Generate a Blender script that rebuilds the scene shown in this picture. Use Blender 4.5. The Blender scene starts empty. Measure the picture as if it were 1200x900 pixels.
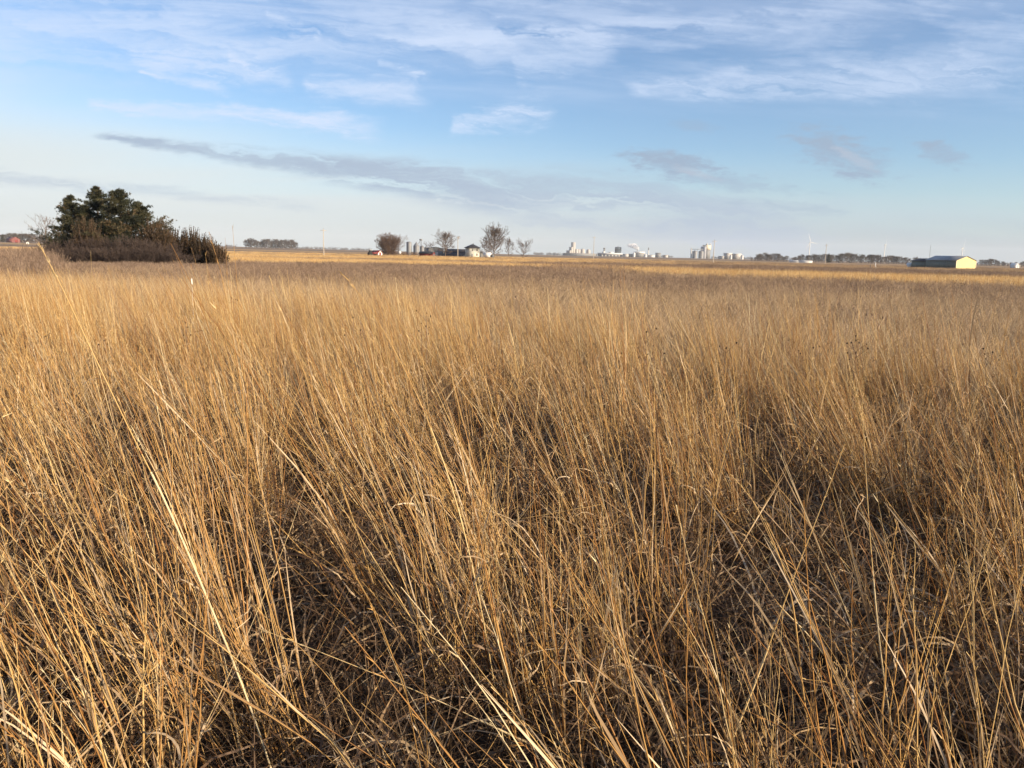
import bpy, bmesh, math, random
import numpy as np
from mathutils import Matrix, Vector

SC = bpy.context.scene
COL = SC.collection
PI = math.pi
R = math.radians

# ------------------------------------------------------------------ camera
EYE = 1.7
F_PX, PX_W, PX_H = 901.0, 1200.0, 900.0
PITCH = math.atan((450 - 298) / F_PX)
ROLL = R(1.2)
_f = np.array([0, math.cos(PITCH), -math.sin(PITCH)])
_r0 = np.array([1.0, 0, 0])
_u0 = np.array([0, math.sin(PITCH), math.cos(PITCH)])
_r = _r0 * math.cos(ROLL) + _u0 * math.sin(ROLL)
_u = -_r0 * math.sin(ROLL) + _u0 * math.cos(ROLL)
cam_d = bpy.data.cameras.new('camera')
cam = bpy.data.objects.new('camera', cam_d)
COL.objects.link(cam)
cam_d.sensor_width = 36.0
cam_d.lens = 36.0 * F_PX / PX_W
cam_d.clip_start = 0.05
cam_d.clip_end = 40000
cam.matrix_world = Matrix(((_r[0], _u[0], -_f[0], 0), (_r[1], _u[1], -_f[1], 0), (_r[2], _u[2], -_f[2], EYE), (0, 0, 0, 1)))
SC.camera = cam

def ray(px, py):
    return _r * ((px - 600) / F_PX) - _u * ((py - 450) / F_PX) + _f

def horizon_row(px):
    return 298 + (px - 600) * math.tan(ROLL)

def at(px, py, Y):
    """the point at depth Y metres seen along the photo's pixel"""
    d = ray(px, py)
    return np.array([d[0] * Y / d[1], Y, EYE + d[2] * Y / d[1]])

def on_ground(px, py):
    d = ray(px, py)
    t = EYE / max(-d[2], 1e-4)
    return np.array([d[0] * t, d[1] * t, 0.0])

# ------------------------------------------------------------------ light and exposure
SUN_EL, SUN_AZ = R(18), R(118)            # azimuth clockwise from the view direction (+Y)
SC.view_settings.view_transform = 'Standard'
SC.view_settings.look = 'None'
SC.view_settings.gamma = 1.0
SC.view_settings.use_curve_mapping = False
SC.view_settings.exposure = 1.0
sun_d = bpy.data.lights.new('sun', 'SUN')
sun_d.energy = 5.0
sun_d.angle = R(0.6)
sun_d.color = (1.0, 0.80, 0.56)
sun = bpy.data.objects.new('sun', sun_d)
COL.objects.link(sun)
to_sun = Vector((math.sin(SUN_AZ) * math.cos(SUN_EL), math.cos(SUN_AZ) * math.cos(SUN_EL), math.sin(SUN_EL)))
sun.rotation_euler = to_sun.to_track_quat('Z', 'Y').to_euler()

# ------------------------------------------------------------------ node helpers
class NT:
    """small expression builder for shader node trees"""
    def __init__(s, tree): s.t = tree
    def n(s, typ, **kw):
        o = s.t.nodes.new(typ)
        for k, v in kw.items(): setattr(o, k, v)
        return o
    def put(s, sock, v):
        if isinstance(v, bpy.types.NodeSocket): s.t.links.new(v, sock)
        else: sock.default_value = v
    def m(s, op, a, b=None, c=None, clamp=False):
        o = s.n('ShaderNodeMath', operation=op, use_clamp=clamp)
        s.put(o.inputs[0], a)
        if b is not None: s.put(o.inputs[1], b)
        if c is not None: s.put(o.inputs[2], c)
        return o.outputs[0]
    def add(s, a, b): return s.m('ADD', a, b)
    def sub(s, a, b): return s.m('SUBTRACT', a, b)
    def mul(s, a, b): return s.m('MULTIPLY', a, b)
    def div(s, a, b): return s.m('DIVIDE', a, b)
    def step(s, a, lo, hi, to0=0.0, to1=1.0):
        o = s.n('ShaderNodeMapRange', interpolation_type='SMOOTHSTEP', clamp=True)
        s.put(o.inputs[0], a); s.put(o.inputs[1], lo); s.put(o.inputs[2], hi)
        s.put(o.inputs[3], to0); s.put(o.inputs[4], to1)
        return o.outputs[0]
    def xyz(s, x, y, z):
        o = s.n('ShaderNodeCombineXYZ')
        s.put(o.inputs[0], x); s.put(o.inputs[1], y); s.put(o.inputs[2], z)
        return o.outputs[0]
    def sep(s, v):
        o = s.n('ShaderNodeSeparateXYZ'); s.put(o.inputs[0], v)
        return o.outputs
    def noise(s, v, scale, detail=4, rough=0.55, dist=0.0, out=0):
        o = s.n('ShaderNodeTexNoise')
        if v is not None: s.put(o.inputs['Vector'], v)
        o.inputs['Scale'].default_value = scale
        o.inputs['Detail'].default_value = detail
        o.inputs['Roughness'].default_value = rough
        o.inputs['Distortion'].default_value = dist
        return o.outputs[out]
    def mix(s, fac, a, b, blend='MIX'):
        o = s.n('ShaderNodeMix', data_type='RGBA', blend_type=blend)
        s.put(o.inputs[0], fac); s.put(o.inputs[6], a); s.put(o.inputs[7], b)
        return o.outputs[2]
    def ramp(s, fac, stops):
        o = s.n('ShaderNodeValToRGB')
        e = o.color_ramp.elements
        while len(e) < len(stops): e.new(0.5)
        for k, (p, c) in enumerate(stops):
            e[k].position = p; e[k].color = (*c, 1)
        s.put(o.inputs[0], fac)
        return o.outputs[0]

def c4(c): return (c[0], c[1], c[2], 1.0)

# ------------------------------------------------------------------ sky
world = bpy.data.worlds.new('World')
SC.world = world
world.use_nodes = True
wt = world.node_tree
wt.nodes.clear()
N = NT(wt)
SKY_STRENGTH = 0.070
def build_sky():
    sky = N.n('ShaderNodeTexSky', sky_type='NISHITA')
    sky.sun_disc = False
    sky.sun_elevation = SUN_EL
    sky.sun_rotation = SUN_AZ
    sky.air_density = 1.0
    sky.dust_density = 0.3
    sky.ozone_density = 2.0
    d = N.n('ShaderNodeTexCoord').outputs['Generated']
    x, y, z = N.sep(d)
    zc = N.m('MAXIMUM', z, 0.0)
    # clouds lie on a level sheet: follow the view ray up to it
    k = N.div(1.0, N.add(zc, 0.05))
    px, py = N.mul(x, k), N.mul(y, k)
    base = sky.outputs[0]
    hsv = N.n('ShaderNodeHueSaturation')
    hsv.inputs['Saturation'].default_value = 1.0
    N.put(hsv.inputs['Color'], base)
    col = N.mix(1.0, hsv.outputs[0], c4(TINT), 'MULTIPLY')
    # direction coordinates for the single clouds ahead: u to the right, v up (tangents)
    yy = N.m('MAXIMUM', y, 0.02)
    u, v = N.div(x, yy), N.div(z, yy)
    ahead = N.step(y, 0.05, 0.3)
    warp_v = N.xyz(N.mul(u, 3.0), N.mul(v, 9.0), 0.0)
    w1 = N.sub(N.noise(warp_v, 2.2, 5, 0.6), 0.5)
    w2 = N.sub(N.noise(N.xyz(N.mul(u, 5.0), N.mul(v, 26.0), 3.0), 2.0, 5, 0.62), 0.5)
    w3 = N.sub(N.noise(N.xyz(N.mul(u, 8.0), N.mul(v, 30.0), 9.0), 3.0, 6, 0.66), 0.5)
    w4 = N.sub(N.noise(N.xyz(N.mul(u, 22.0), N.mul(v, 60.0), 5.0), 2.0, 6, 0.7), 0.5)
    # combed texture, drawn out along gently falling lines
    ft = N.noise(N.xyz(N.add(N.mul(u, 5.0), N.mul(w1, 1.5)), N.add(N.mul(v, 55.0), N.add(N.mul(u, 7.0), N.mul(w1, 5.0))), 12.0), 1.0, 8, 0.62, 0.5)
    tex = N.step(ft, 0.29, 0.64)
    # low pale veil of thin stratus towards the horizon, all round
    vn = N.noise(N.xyz(N.mul(px, 0.10), N.mul(py, 0.22), 1.0), 1.0, 5, 0.55, 0.4)
    el = N.add(z, N.add(N.mul(N.sub(vn, 0.5), 0.15), N.mul(x, 0.065)))
    veil = N.step(el, 0.045, 0.160, 0.96, 0.0)
    low = N.step(N.add(z, N.mul(N.sub(vn, 0.5), 0.05)), 0.0, 0.07, 0.75, 0.0)
    vcol = N.mix(low, c4(VEIL), c4(VEILLOW))
    vcol = N.mix(N.step(N.add(x, N.mul(N.sub(vn, 0.5), 0.5)), -0.45, 0.55), vcol, N.mix(low, c4(VEIL2), c4(VEILLOW2)))
    col = N.mix(veil, col, vcol)
    # high cirrus, combed out in long streaks
    a1 = N.add(N.mul(px, 0.95), N.mul(py, 0.25))
    b1 = N.sub(N.mul(py, 0.97), N.mul(px, 0.10))
    q = N.noise(N.xyz(N.mul(a1, 0.28), N.mul(b1, 0.8), 4.0), 1.0, 8, 0.60, 0.9)
    q2 = N.noise(N.xyz(N.mul(a1, 0.16), N.mul(b1, 0.35), 7.0), 1.0, 3, 0.5, 0.3)
    q3 = N.noise(N.xyz(N.mul(a1, 0.9), N.mul(b1, 4.5), 2.0), 1.0, 7, 0.66, 1.6)
    ci = N.mul(N.step(q, 0.40, 0.72), N.step(q2, 0.34, 0.66))
    ci = N.mul(ci, N.add(0.40, N.mul(q3, 0.9)))
    ci = N.mul(ci, N.step(z, 0.10, 0.26, 0.10, 1.0))
    # broad band of cirrus high ahead
    band = N.mul(N.step(N.add(v, N.add(N.mul(w1, 0.20), N.mul(u, -0.02))), 0.19, 0.31), N.step(N.add(q3, N.mul(w1, 1.1)), 0.25, 0.75))
    band = N.mul(N.mul(band, ahead), 0.52)
    ci = N.m('MINIMUM', N.m('MAXIMUM', N.mul(ci, 0.72), band), 0.72)
    col = N.mix(ci, col, c4(CIRRUS))

    def streak(p0, p1, t0, t1, soft, wv, amt, strength):
        """a long thin cloud from pixel p0 to p1 of the photograph's sky, thickness t0..t1 (tangent units)"""
        d0, d1 = ray(*p0), ray(*p1)
        u0, v0, u1, v1 = d0[0] / d0[1], d0[2] / d0[1], d1[0] / d1[1], d1[2] / d1[1]
        t = N.div(N.sub(u, u0), u1 - u0)
        line = N.add(v0, N.mul(t, v1 - v0))
        off = N.m('ABSOLUTE', N.add(N.sub(v, line), N.mul(wv, amt)))
        th = N.add(t0, N.mul(N.m('MAXIMUM', t, 0.0), t1 - t0))
        mk = N.step(N.div(off, th), 1.0 + soft, 1.0 - soft)
        ends = N.mul(N.step(N.add(t, N.mul(w1, 0.25)), -0.01, 0.05), N.step(N.add(t, N.mul(w1, 0.5)), 0.85, 1.05, 1.0, 0.0))
        return N.mul(N.mul(N.mul(N.mul(mk, ends), tex), ahead), strength)
    def blob(p, ru, rv, wv, amt, strength, tilt=0.0):
        d0 = ray(*p)
        u0, v0 = d0[0] / d0[1], d0[2] / d0[1]
        du = N.sub(u, u0)
        dv = N.add(N.sub(v, v0), N.mul(du, tilt))
        a, b = N.div(du, ru), N.div(dv, rv)
        rr = N.m('SQRT', N.add(N.mul(a, a), N.mul(b, b)))
        return N.mul(N.mul(N.mul(N.step(N.add(rr, N.add(N.mul(wv, amt), N.mul(w4, 1.6))), 1.25, 0.45), N.add(0.35, N.mul(tex, 0.75))), ahead), strength)

    GREY, PINK = c4(GREYC), c4(LITC)
    # thin bright mare's tails
    for a in (((100, 122), (300, 138), 0.004, 0.010, 0.9, w3, 0.035, 0.85),
              ((250, 128), (450, 152), 0.006, 0.012, 0.9, w3, 0.035, 0.95),
              ((160, 84), (268, 106), 0.002, 0.006, 0.9, w3, 0.020, 0.8),
              ((355, 98), (500, 112), 0.008, 0.014, 0.95, w3, 0.035, 0.7),
              ((265, 66), (345, 100), 0.006, 0.010, 0.95, w3, 0.03, 0.6),
              ((440, 72), (505, 90), 0.003, 0.006, 0.9, w3, 0.015, 0.7),
              ((525, 148), (650, 126), 0.008, 0.016, 0.95, w3, 0.045, 0.75),
              ((310, 15), (375, 42), 0.003, 0.006, 0.9, w3, 0.015, 0.6),
              ((430, 52), (1020, 18), 0.008, 0.014, 0.95, w2, 0.06, 0.5),
              ((-40, 34), (700, 46), 0.045, 0.024, 0.95, w2, 0.08, 0.55),
              ((730, 104), (1215, 84), 0.010, 0.028, 0.95, w2, 0.06, 0.6),
              ((600, 80), (720, 60), 0.012, 0.016, 0.95, w3, 0.06, 0.5),
              ((150, 68), (330, 84), 0.010, 0.022, 0.95, w3, 0.07, 0.6)):
        col = N.mix(streak(*a), col, c4(CIRRUS))
    # the long grey stratus streak and the faint ones round it
    for a in (((108, 158), (560, 220), 0.0040, 0.020, 0.7, w3, 0.022, 1.0),
              ((330, 190), (700, 240), 0.006, 0.018, 0.85, w2, 0.030, 0.85),
              ((330, 192), (960, 276), 0.010, 0.046, 0.9, w2, 0.04, 0.90),
              ((380, 188), (770, 222), 0.002, 0.008, 0.85, w3, 0.015, 0.65),
              ((-60, 203), (390, 243), 0.008, 0.005, 0.9, w2, 0.03, 0.55),
              ((560, 262), (1000, 292), 0.004, 0.012, 0.9, w2, 0.03, 0.45)):
        col = N.mix(streak(*a), col, GREY)
    # small separate clouds to the right
    for (p, ru, rv, s, tl) in (((790, 192), 0.062, 0.015, 0.95, 0.14), ((850, 212), 0.10, 0.011, 0.7, 0.10), ((988, 181), 0.066, 0.026, 0.95, 0.28),
                               ((1106, 181), 0.036, 0.012, 1.0, 0.28), ((812, 147), 0.03, 0.008, 0.4, 0.1), ((935, 244), 0.07, 0.008, 0.45, 0.1)):
        col = N.mix(blob(p, ru, rv, w3, 2.4, s, tl), col, c4(SMALLC))
    for (p, ru, rv, s, tl) in (((814, 202), 0.030, 0.006, 0.40, 0.25), ((1002, 186), 0.030, 0.007, 0.40, 0.4)):
        col = N.mix(blob(p, ru, rv, w3, 2.0, s, tl), col, PINK)
    bg = N.n('ShaderNodeBackground')
    bg.inputs['Strength'].default_value = SKY_STRENGTH
    N.put(bg.inputs['Color'], col)
    out = N.n('ShaderNodeOutputWorld')
    wt.links.new(bg.outputs[0], out.inputs['Surface'])
# radiance of the clouds, in the sky texture's own units
TINT = (0.87, 1.01, 1.20)
VEIL = (5.3, 5.8, 5.9)
VEILLOW = (4.3, 4.8, 4.8)
VEIL2 = (3.5, 4.5, 5.15)
VEILLOW2 = (2.5, 3.05, 3.35)
CIRRUS = (5.0, 5.8, 7.3)
GREYC = (2.85, 3.65, 4.7)
SMALLC = (2.35, 3.2, 4.3)
LITC = (4.2, 4.4, 5.0)
build_sky()

SC.render.engine = 'CYCLES'
SC.cycles.use_denoising = True
SC.cycles.max_bounces = 6
SC.cycles.diffuse_bounces = 3
SC.cycles.transmission_bounces = 3
SC.cycles.transparent_max_bounces = 4
SC.cycles.volume_bounces = 2
SC.cycles.use_adaptive_sampling = True
SC.cycles.adaptive_threshold = 0.01

# ------------------------------------------------------------------ object helpers
def tag(o, label=None, cat=None, group=None, kind=None):
    if label: o['label'] = label
    if cat: o['category'] = cat
    if group: o['group'] = group
    if kind: o['kind'] = kind
    return o

def empty(name, loc, rz=0.0, label=None, cat=None, group=None):
    o = bpy.data.objects.new(name, None)
    o.empty_display_size = 0.2
    COL.objects.link(o)
    o.location = loc
    o.rotation_euler = (0, 0, rz)
    return tag(o, label, cat, group)

def link(name, me, parent=None, loc=None):
    o = bpy.data.objects.new(name, me)
    COL.objects.link(o)
    if parent: o.parent = parent
    if loc is not None: o.location = loc
    return o

def copy_tree(o, parent=None):
    c = o.copy()
    COL.objects.link(c)
    if parent is not None: c.parent = parent
    for ch in list(o.children): copy_tree(ch, c)
    return c

class MB:
    """collects verts / faces (numpy) and builds one mesh"""
    def __init__(s): s.v, s.f4, s.f3, s.t, s.n = [], [], [], [], 0
    def add(s, v, q=None, t=None, tone=None):
        v = np.asarray(v, float).reshape(-1, 3)
        if q is not None and len(q): s.f4.append(np.asarray(q, int).reshape(-1, 4) + s.n)
        if t is not None and len(t): s.f3.append(np.asarray(t, int).reshape(-1, 3) + s.n)
        tn = np.full(len(v), 0.5) if tone is None else np.broadcast_to(np.asarray(tone, float), (len(v),))
        s.v.append(v); s.t.append(tn); s.n += len(v)
    def mesh(s, name, mat, smooth=False):
        me = bpy.data.meshes.new(name)
        V = np.concatenate(s.v)
        f4 = np.concatenate(s.f4) if s.f4 else np.zeros((0, 4), int)
        f3 = np.concatenate(s.f3) if s.f3 else np.zeros((0, 3), int)
        me.vertices.add(len(V)); me.vertices.foreach_set('co', V.astype(np.float32).ravel())
        nl = f4.size + f3.size
        me.loops.add(nl)
        me.loops.foreach_set('vertex_index', np.concatenate([f4.ravel(), f3.ravel()]).astype(np.int32))
        me.polygons.add(len(f4) + len(f3))
        st = np.concatenate([np.arange(len(f4)) * 4, f4.size + np.arange(len(f3)) * 3]).astype(np.int32)
        me.polygons.foreach_set('loop_start', st)
        if smooth: me.polygons.foreach_set('use_smooth', np.ones(len(st), bool))
        a = me.attributes.new('tone', 'FLOAT', 'POINT')
        a.data.foreach_set('value', np.concatenate(s.t).astype(np.float32))
        me.update(calc_edges=True)
        me.materials.append(mat)
        return me
    def obj(s, name, mat, parent=None, loc=None, smooth=False): return link(name, s.mesh(name, mat, smooth), parent, loc)
    def box(s, x0, x1, y0, y1, z0, z1, tone=0.5):
        v = [(x, y, z) for z in (z0, z1) for y in (y0, y1) for x in (x0, x1)]
        s.add(v, [(0, 2, 3, 1), (4, 5, 7, 6), (0, 1, 5, 4), (2, 6, 7, 3), (0, 4, 6, 2), (1, 3, 7, 5)], tone=tone)
        return s
    def lathe(s, prof, n=20, cx=0.0, cy=0.0, tone=0.5):
        """prof: list of (radius, z)"""
        a = np.arange(n) * 2 * PI / n
        v = np.concatenate([np.stack([cx + r * np.cos(a), cy + r * np.sin(a), np.full(n, z)], 1) for r, z in prof])
        q = []
        for k in range(len(prof) - 1):
            for i in range(n):
                j = (i + 1) % n
                q.append((k * n + i, k * n + j, (k + 1) * n + j, (k + 1) * n + i))
        s.add(v, q, tone=tone)
        m = len(prof) - 1
        s.add(np.vstack([v[m * n:], [[cx, cy, prof[m][1]]]]), t=[(i, (i + 1) % n, n) for i in range(n)], tone=tone)
        return s
    def tubes(s, P0, P1, R0, R1, n=4, tone=0.5):
        """tapered prisms between paired points"""
        P0, P1 = np.asarray(P0, float).reshape(-1, 3), np.asarray(P1, float).reshape(-1, 3)
        m = len(P0)
        R0, R1 = np.broadcast_to(R0, (m,)), np.broadcast_to(R1, (m,))
        d = P1 - P0
        d = d / np.maximum(np.linalg.norm(d, axis=1, keepdims=True), 1e-9)
        h = np.where(np.abs(d[:, 2:3]) > 0.9, np.array([[1.0, 0, 0]]), np.array([[0, 0, 1.0]]))
        a = np.cross(d, h); a /= np.linalg.norm(a, axis=1, keepdims=True)
        b = np.cross(d, a)
        ang = np.arange(n) * 2 * PI / n
        ring = a[:, None] * np.cos(ang)[None, :, None] + b[:, None] * np.sin(ang)[None, :, None]
        V = np.concatenate([P0[:, None] + ring * R0[:, None, None], P1[:, None] + ring * R1[:, None, None]], 1)
        i = np.arange(n); j = (i + 1) % n
        q = np.stack([i, j, j + n, i + n], 1)
        Q = (np.arange(m) * 2 * n)[:, None, None] + q[None]
        tn = np.repeat(np.broadcast_to(tone, (m,)), 2 * n)
        s.add(V.reshape(-1, 3), Q.reshape(-1, 4), tone=tn)
        return s
    def lines(s, C, Rr, n=3, tone=0.5, close=True):
        """tubes along centre lines C (m, s, 3), radii Rr (m, s)"""
        C = np.asarray(C, float); m, S, _ = C.shape
        Rr = np.broadcast_to(Rr, (m, S))
        d = np.gradient(C, axis=1); d /= np.maximum(np.linalg.norm(d, axis=2, keepdims=True), 1e-9)
        h = np.array([0.31, 0.95, 0.05])
        a = np.cross(d, h); a /= np.maximum(np.linalg.norm(a, axis=2, keepdims=True), 1e-9)
        b = np.cross(d, a)
        ang = np.arange(n) * 2 * PI / n
        V = C[:, :, None] + (a[:, :, None] * np.cos(ang)[:, None] + b[:, :, None] * np.sin(ang)[:, None]) * Rr[:, :, None, None]
        i = np.arange(n); j = (i + 1) % n
        q = np.stack([i, j, j + n, i + n], 1)
        Q = (np.arange(m) * S * n)[:, None, None, None] + (np.arange(S - 1) * n)[None, :, None, None] + q[None, None]
        tn = np.repeat(np.broadcast_to(tone, (m,)), S * n)
        s.add(V.reshape(-1, 3), Q.reshape(-1, 4), tone=tn)
        return s
    def ribbons(s, C, W, side, tone=0.5):
        """flat strips along C (m,s,3), half widths W (m,s), width directions side (m,s,3)"""
        m, S, _ = C.shape
        W = np.broadcast_to(W, (m, S))
        V = np.stack([C - side * W[..., None], C + side * W[..., None]], 2)
        k = np.arange(S - 1) * 2
        q = np.stack([k, k + 1, k + 3, k + 2], 1)
        Q = (np.arange(m) * S * 2)[:, None, None] + q[None]
        tn = np.repeat(np.broadcast_to(tone, (m,)), S * 2)
        s.add(V.reshape(-1, 3), Q.reshape(-1, 4), tone=tn)
        return s

rs = np.random.RandomState(7)

def fbm(x, y, seed=0, octaves=4):
    """value noise in numpy, 0..1"""
    def h(i, j, k):
        n = (i * 374761393 + j * 668265263 + k * 982451653) & 0x7fffffff
        n = ((n ^ (n >> 13)) * 1274126177) & 0x7fffffff
        return ((n ^ (n >> 16)) & 0xffff) / 65535.0
    tot = np.zeros_like(np.asarray(x, float)); amp = 1.0; s = 0.0
    for o in range(octaves):
        xi, yi = np.floor(x).astype(np.int64), np.floor(y).astype(np.int64)
        fx, fy = x - xi, y - yi
        fx, fy = fx * fx * (3 - 2 * fx), fy * fy * (3 - 2 * fy)
        k = seed * 17 + o
        v = (h(xi, yi, k) * (1 - fx) + h(xi + 1, yi, k) * fx) * (1 - fy) + (h(xi, yi + 1, k) * (1 - fx) + h(xi + 1, yi + 1, k) * fx) * fy
        tot += amp * v; s += amp; amp *= 0.5
        x, y = x * 2.03 + 11.3, y * 2.03 + 5.7
    return tot / s

def sstep(x, a, b):
    t = np.clip((x - a) / (b - a), 0, 1)
    return t * t * (3 - 2 * t)

# ------------------------------------------------------------------ materials
MATS = {}
def mat(name, color, rough=0.7, var=0.12, scale=3.0, metal=0.0, streak=None, spec=0.5):
    """painted / metal / timber surface with weathering grain in its own colour"""
    if name in MATS: return MATS[name]
    m = bpy.data.materials.new(name); m.use_nodes = True
    t = m.node_tree; t.nodes.clear(); n = NT(t)
    p = n.n('ShaderNodeBsdfPrincipled')
    o = n.n('ShaderNodeTexCoord').outputs['Object']
    if streak:
        x, y, z = n.sep(o)
        o2 = n.xyz(n.mul(x, streak[0]), n.mul(y, streak[1]), n.mul(z, streak[2]))
    else: o2 = o
    f = n.noise(o2, scale, 5, 0.6)
    lo = tuple(max(0, c * (1 - 2 * var)) for c in color); hi = tuple(min(0.9, c * (1 + 1.4 * var)) for c in color)
    n.put(p.inputs['Base Color'], n.ramp(f, [(0.3, lo), (0.7, hi)]))
    p.inputs['Roughness'].default_value = rough
    p.inputs['Metallic'].default_value = metal
    p.inputs['Specular IOR Level'].default_value = spec
    ou = n.n('ShaderNodeOutputMaterial'); t.links.new(p.outputs[0], ou.inputs[0])
    MATS[name] = m
    return m

def plant_mat(name, stops, translucent=0.2, rough=0.55, rand=0.25, spec=0.25):
    """dry or green plant matter: each blade takes its own tint from the tone it carries"""
    m = bpy.data.materials.new(name); m.use_nodes = True
    t = m.node_tree; t.nodes.clear(); n = NT(t)
    a = n.n('ShaderNodeAttribute', attribute_name='tone').outputs['Fac']
    oi = n.n('ShaderNodeObjectInfo').outputs['Random']
    g = n.noise(n.n('ShaderNodeTexCoord').outputs['Object'], 9.0, 2)
    f = n.add(n.add(a, n.mul(n.sub(oi, 0.5), rand)), n.mul(n.sub(g, 0.5), 0.35))
    col = n.ramp(f, stops)
    p = n.n('ShaderNodeBsdfPrincipled')
    n.put(p.inputs['Base Color'], col)
    p.inputs['Roughness'].default_value = rough
    p.inputs['Specular IOR Level'].default_value = spec
    ou = n.n('ShaderNodeOutputMaterial')
    if translucent > 0:
        tr = n.n('ShaderNodeBsdfTranslucent'); n.put(tr.inputs[0], col)
        mx = n.n('ShaderNodeMixShader'); mx.inputs[0].default_value = translucent
        t.links.new(p.outputs[0], mx.inputs[1]); t.links.new(tr.outputs[0], mx.inputs[2])
        t.links.new(mx.outputs[0], ou.inputs[0])
    else:
        t.links.new(p.outputs[0], ou.inputs[0])
    MATS[name] = m
    return m

M_STEM = plant_mat('golden_stem', [(0.0, (0.23, 0.10, 0.034)), (0.3, (0.38, 0.205, 0.070)), (0.62, (0.54, 0.345, 0.130)), (0.85, (0.66, 0.48, 0.22)), (1.0, (0.68, 0.56, 0.34))], 0.12, 0.45)
M_LEAF = plant_mat('dry_leaf', [(0.0, (0.095, 0.055, 0.032)), (0.4, (0.24, 0.15, 0.082)), (0.75, (0.46, 0.335, 0.195)), (1.0, (0.66, 0.53, 0.36))], 0.25, 0.5)
M_THATCH = plant_mat('thatch', [(0.0, (0.045, 0.028, 0.018)), (0.5, (0.115, 0.073, 0.042)), (1.0, (0.27, 0.185, 0.108))], 0.1, 0.7)
M_PALE = plant_mat('pale_dry_grass', [(0.0, (0.28, 0.19, 0.11)), (0.5, (0.44, 0.32, 0.19)), (1.0, (0.60, 0.47, 0.31))], 0.25, 0.6)
M_FORB = plant_mat('dry_forb', [(0.0, (0.18, 0.125, 0.086)), (0.5, (0.34, 0.245, 0.165)), (1.0, (0.50, 0.38, 0.26))], 0.25, 0.7)
M_BRUSH = plant_mat('red_brown_brush', [(0.0, (0.13, 0.088, 0.064)), (0.5, (0.235, 0.165, 0.120)), (1.0, (0.37, 0.275, 0.20))], 0.1, 0.7)
M_THICKET = plant_mat('dark_thicket_twigs', [(0.0, (0.030, 0.021, 0.018)), (0.5, (0.058, 0.042, 0.036)), (1.0, (0.11, 0.082, 0.068))], 0.0, 0.85, 0.2)
M_DARKHEAD = plant_mat('dark_seed_head', [(0.0, (0.02, 0.013, 0.01)), (1.0, (0.06, 0.04, 0.028))], 0.0, 0.8)
M_NEEDLE = plant_mat('pine_needles', [(0.0, (0.020, 0.025, 0.016)), (0.5, (0.046, 0.050, 0.028)), (0.8, (0.100, 0.090, 0.045)), (1.0, (0.14, 0.095, 0.055))], 0.12, 0.5, 0.1)
M_CEDAR = plant_mat('bronzed_juniper', [(0.0, (0.038, 0.030, 0.018)), (0.45, (0.080, 0.054, 0.031)), (1.0, (0.16, 0.095, 0.055))], 0.12, 0.6, 0.15)
M_JUNIPER = plant_mat('dull_juniper', [(0.0, (0.030, 0.036, 0.022)), (0.5, (0.062, 0.060, 0.032)), (1.0, (0.13, 0.10, 0.050))], 0.12, 0.6, 0.15)
M_TWIG = plant_mat('grey_brown_twigs', [(0.0, (0.060, 0.045, 0.038)), (0.5, (0.125, 0.095, 0.080)), (1.0, (0.24, 0.185, 0.15))], 0.0, 0.8, 0.2)
M_TWIGR = plant_mat('red_brown_twigs', [(0.0, (0.070, 0.042, 0.030)), (0.5, (0.135, 0.085, 0.062)), (1.0, (0.22, 0.15, 0.11))], 0.0, 0.8, 0.2)
M_BARK = plant_mat('bark', [(0.0, (0.07, 0.052, 0.042)), (0.5, (0.15, 0.118, 0.096)), (1.0, (0.30, 0.25, 0.21))], 0.0, 0.85, 0.2)
M_WOOD = plant_mat('far_wood', [(0.0, (0.045, 0.040, 0.038)), (0.5, (0.095, 0.080, 0.072)), (1.0, (0.16, 0.135, 0.115))], 0.0, 0.9, 0.1)
M_POLE = mat('weathered_pole', (0.46, 0.40, 0.33), 0.8, 0.15, 2.0, streak=(8, 8, 0.6))
M_WHITE = mat('white_paint', (0.72, 0.71, 0.68), 0.5, 0.06)
M_OFFWHITE = mat('off_white_cladding', (0.56, 0.56, 0.55), 0.6, 0.08, 0.1)
M_CONC = mat('pale_concrete', (0.38, 0.365, 0.345), 0.85, 0.12, 0.08, streak=(1, 1, 0.3))
M_CONCD = mat('grey_concrete', (0.30, 0.31, 0.34), 0.85, 0.12, 0.08)
M_STEEL = mat('galvanised_steel', (0.20, 0.21, 0.225), 0.55, 0.08, 0.5, metal=0.2)
M_DKSTEEL = mat('dark_steel', (0.10, 0.11, 0.12), 0.6, 0.15, 1.0)
M_YELLOW = mat('yellow_siding', (0.66, 0.535, 0.20), 0.5, 0.05, 2.0, streak=(1, 1, 0.2))
M_GREEN = mat('dark_green_siding', (0.125, 0.145, 0.118), 0.55, 0.10, 2.0, streak=(1, 1, 0.2))
M_ROOFB = mat('blue_grey_roof', (0.235, 0.25, 0.27), 0.45, 0.10, 1.0)
M_ROOFD = mat('dark_roof', (0.055, 0.052, 0.058), 0.75, 0.15, 2.0)
M_RED = mat('barn_red', (0.20, 0.030, 0.028), 0.65, 0.15, 1.0)
M_REDP = mat('faded_red_roof', (0.17, 0.055, 0.05), 0.7, 0.12, 0.6)
M_NAVY = mat('dark_blue_siding', (0.055, 0.070, 0.105), 0.6, 0.12, 1.0)
M_GREYSID = mat('grey_siding', (0.17, 0.175, 0.18), 0.65, 0.15, 1.0)
M_PLASTER = mat('pale_house_siding', (0.55, 0.54, 0.47), 0.75, 0.10, 0.8)
M_GLASS = mat('dark_window', (0.03, 0.035, 0.04), 0.1, 0.1)
M_RUBBER = mat('black_rubber', (0.02, 0.02, 0.02), 0.85, 0.1)
M_TANK = mat('dark_tank', (0.055, 0.085, 0.11), 0.6, 0.1, 0.1)
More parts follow.
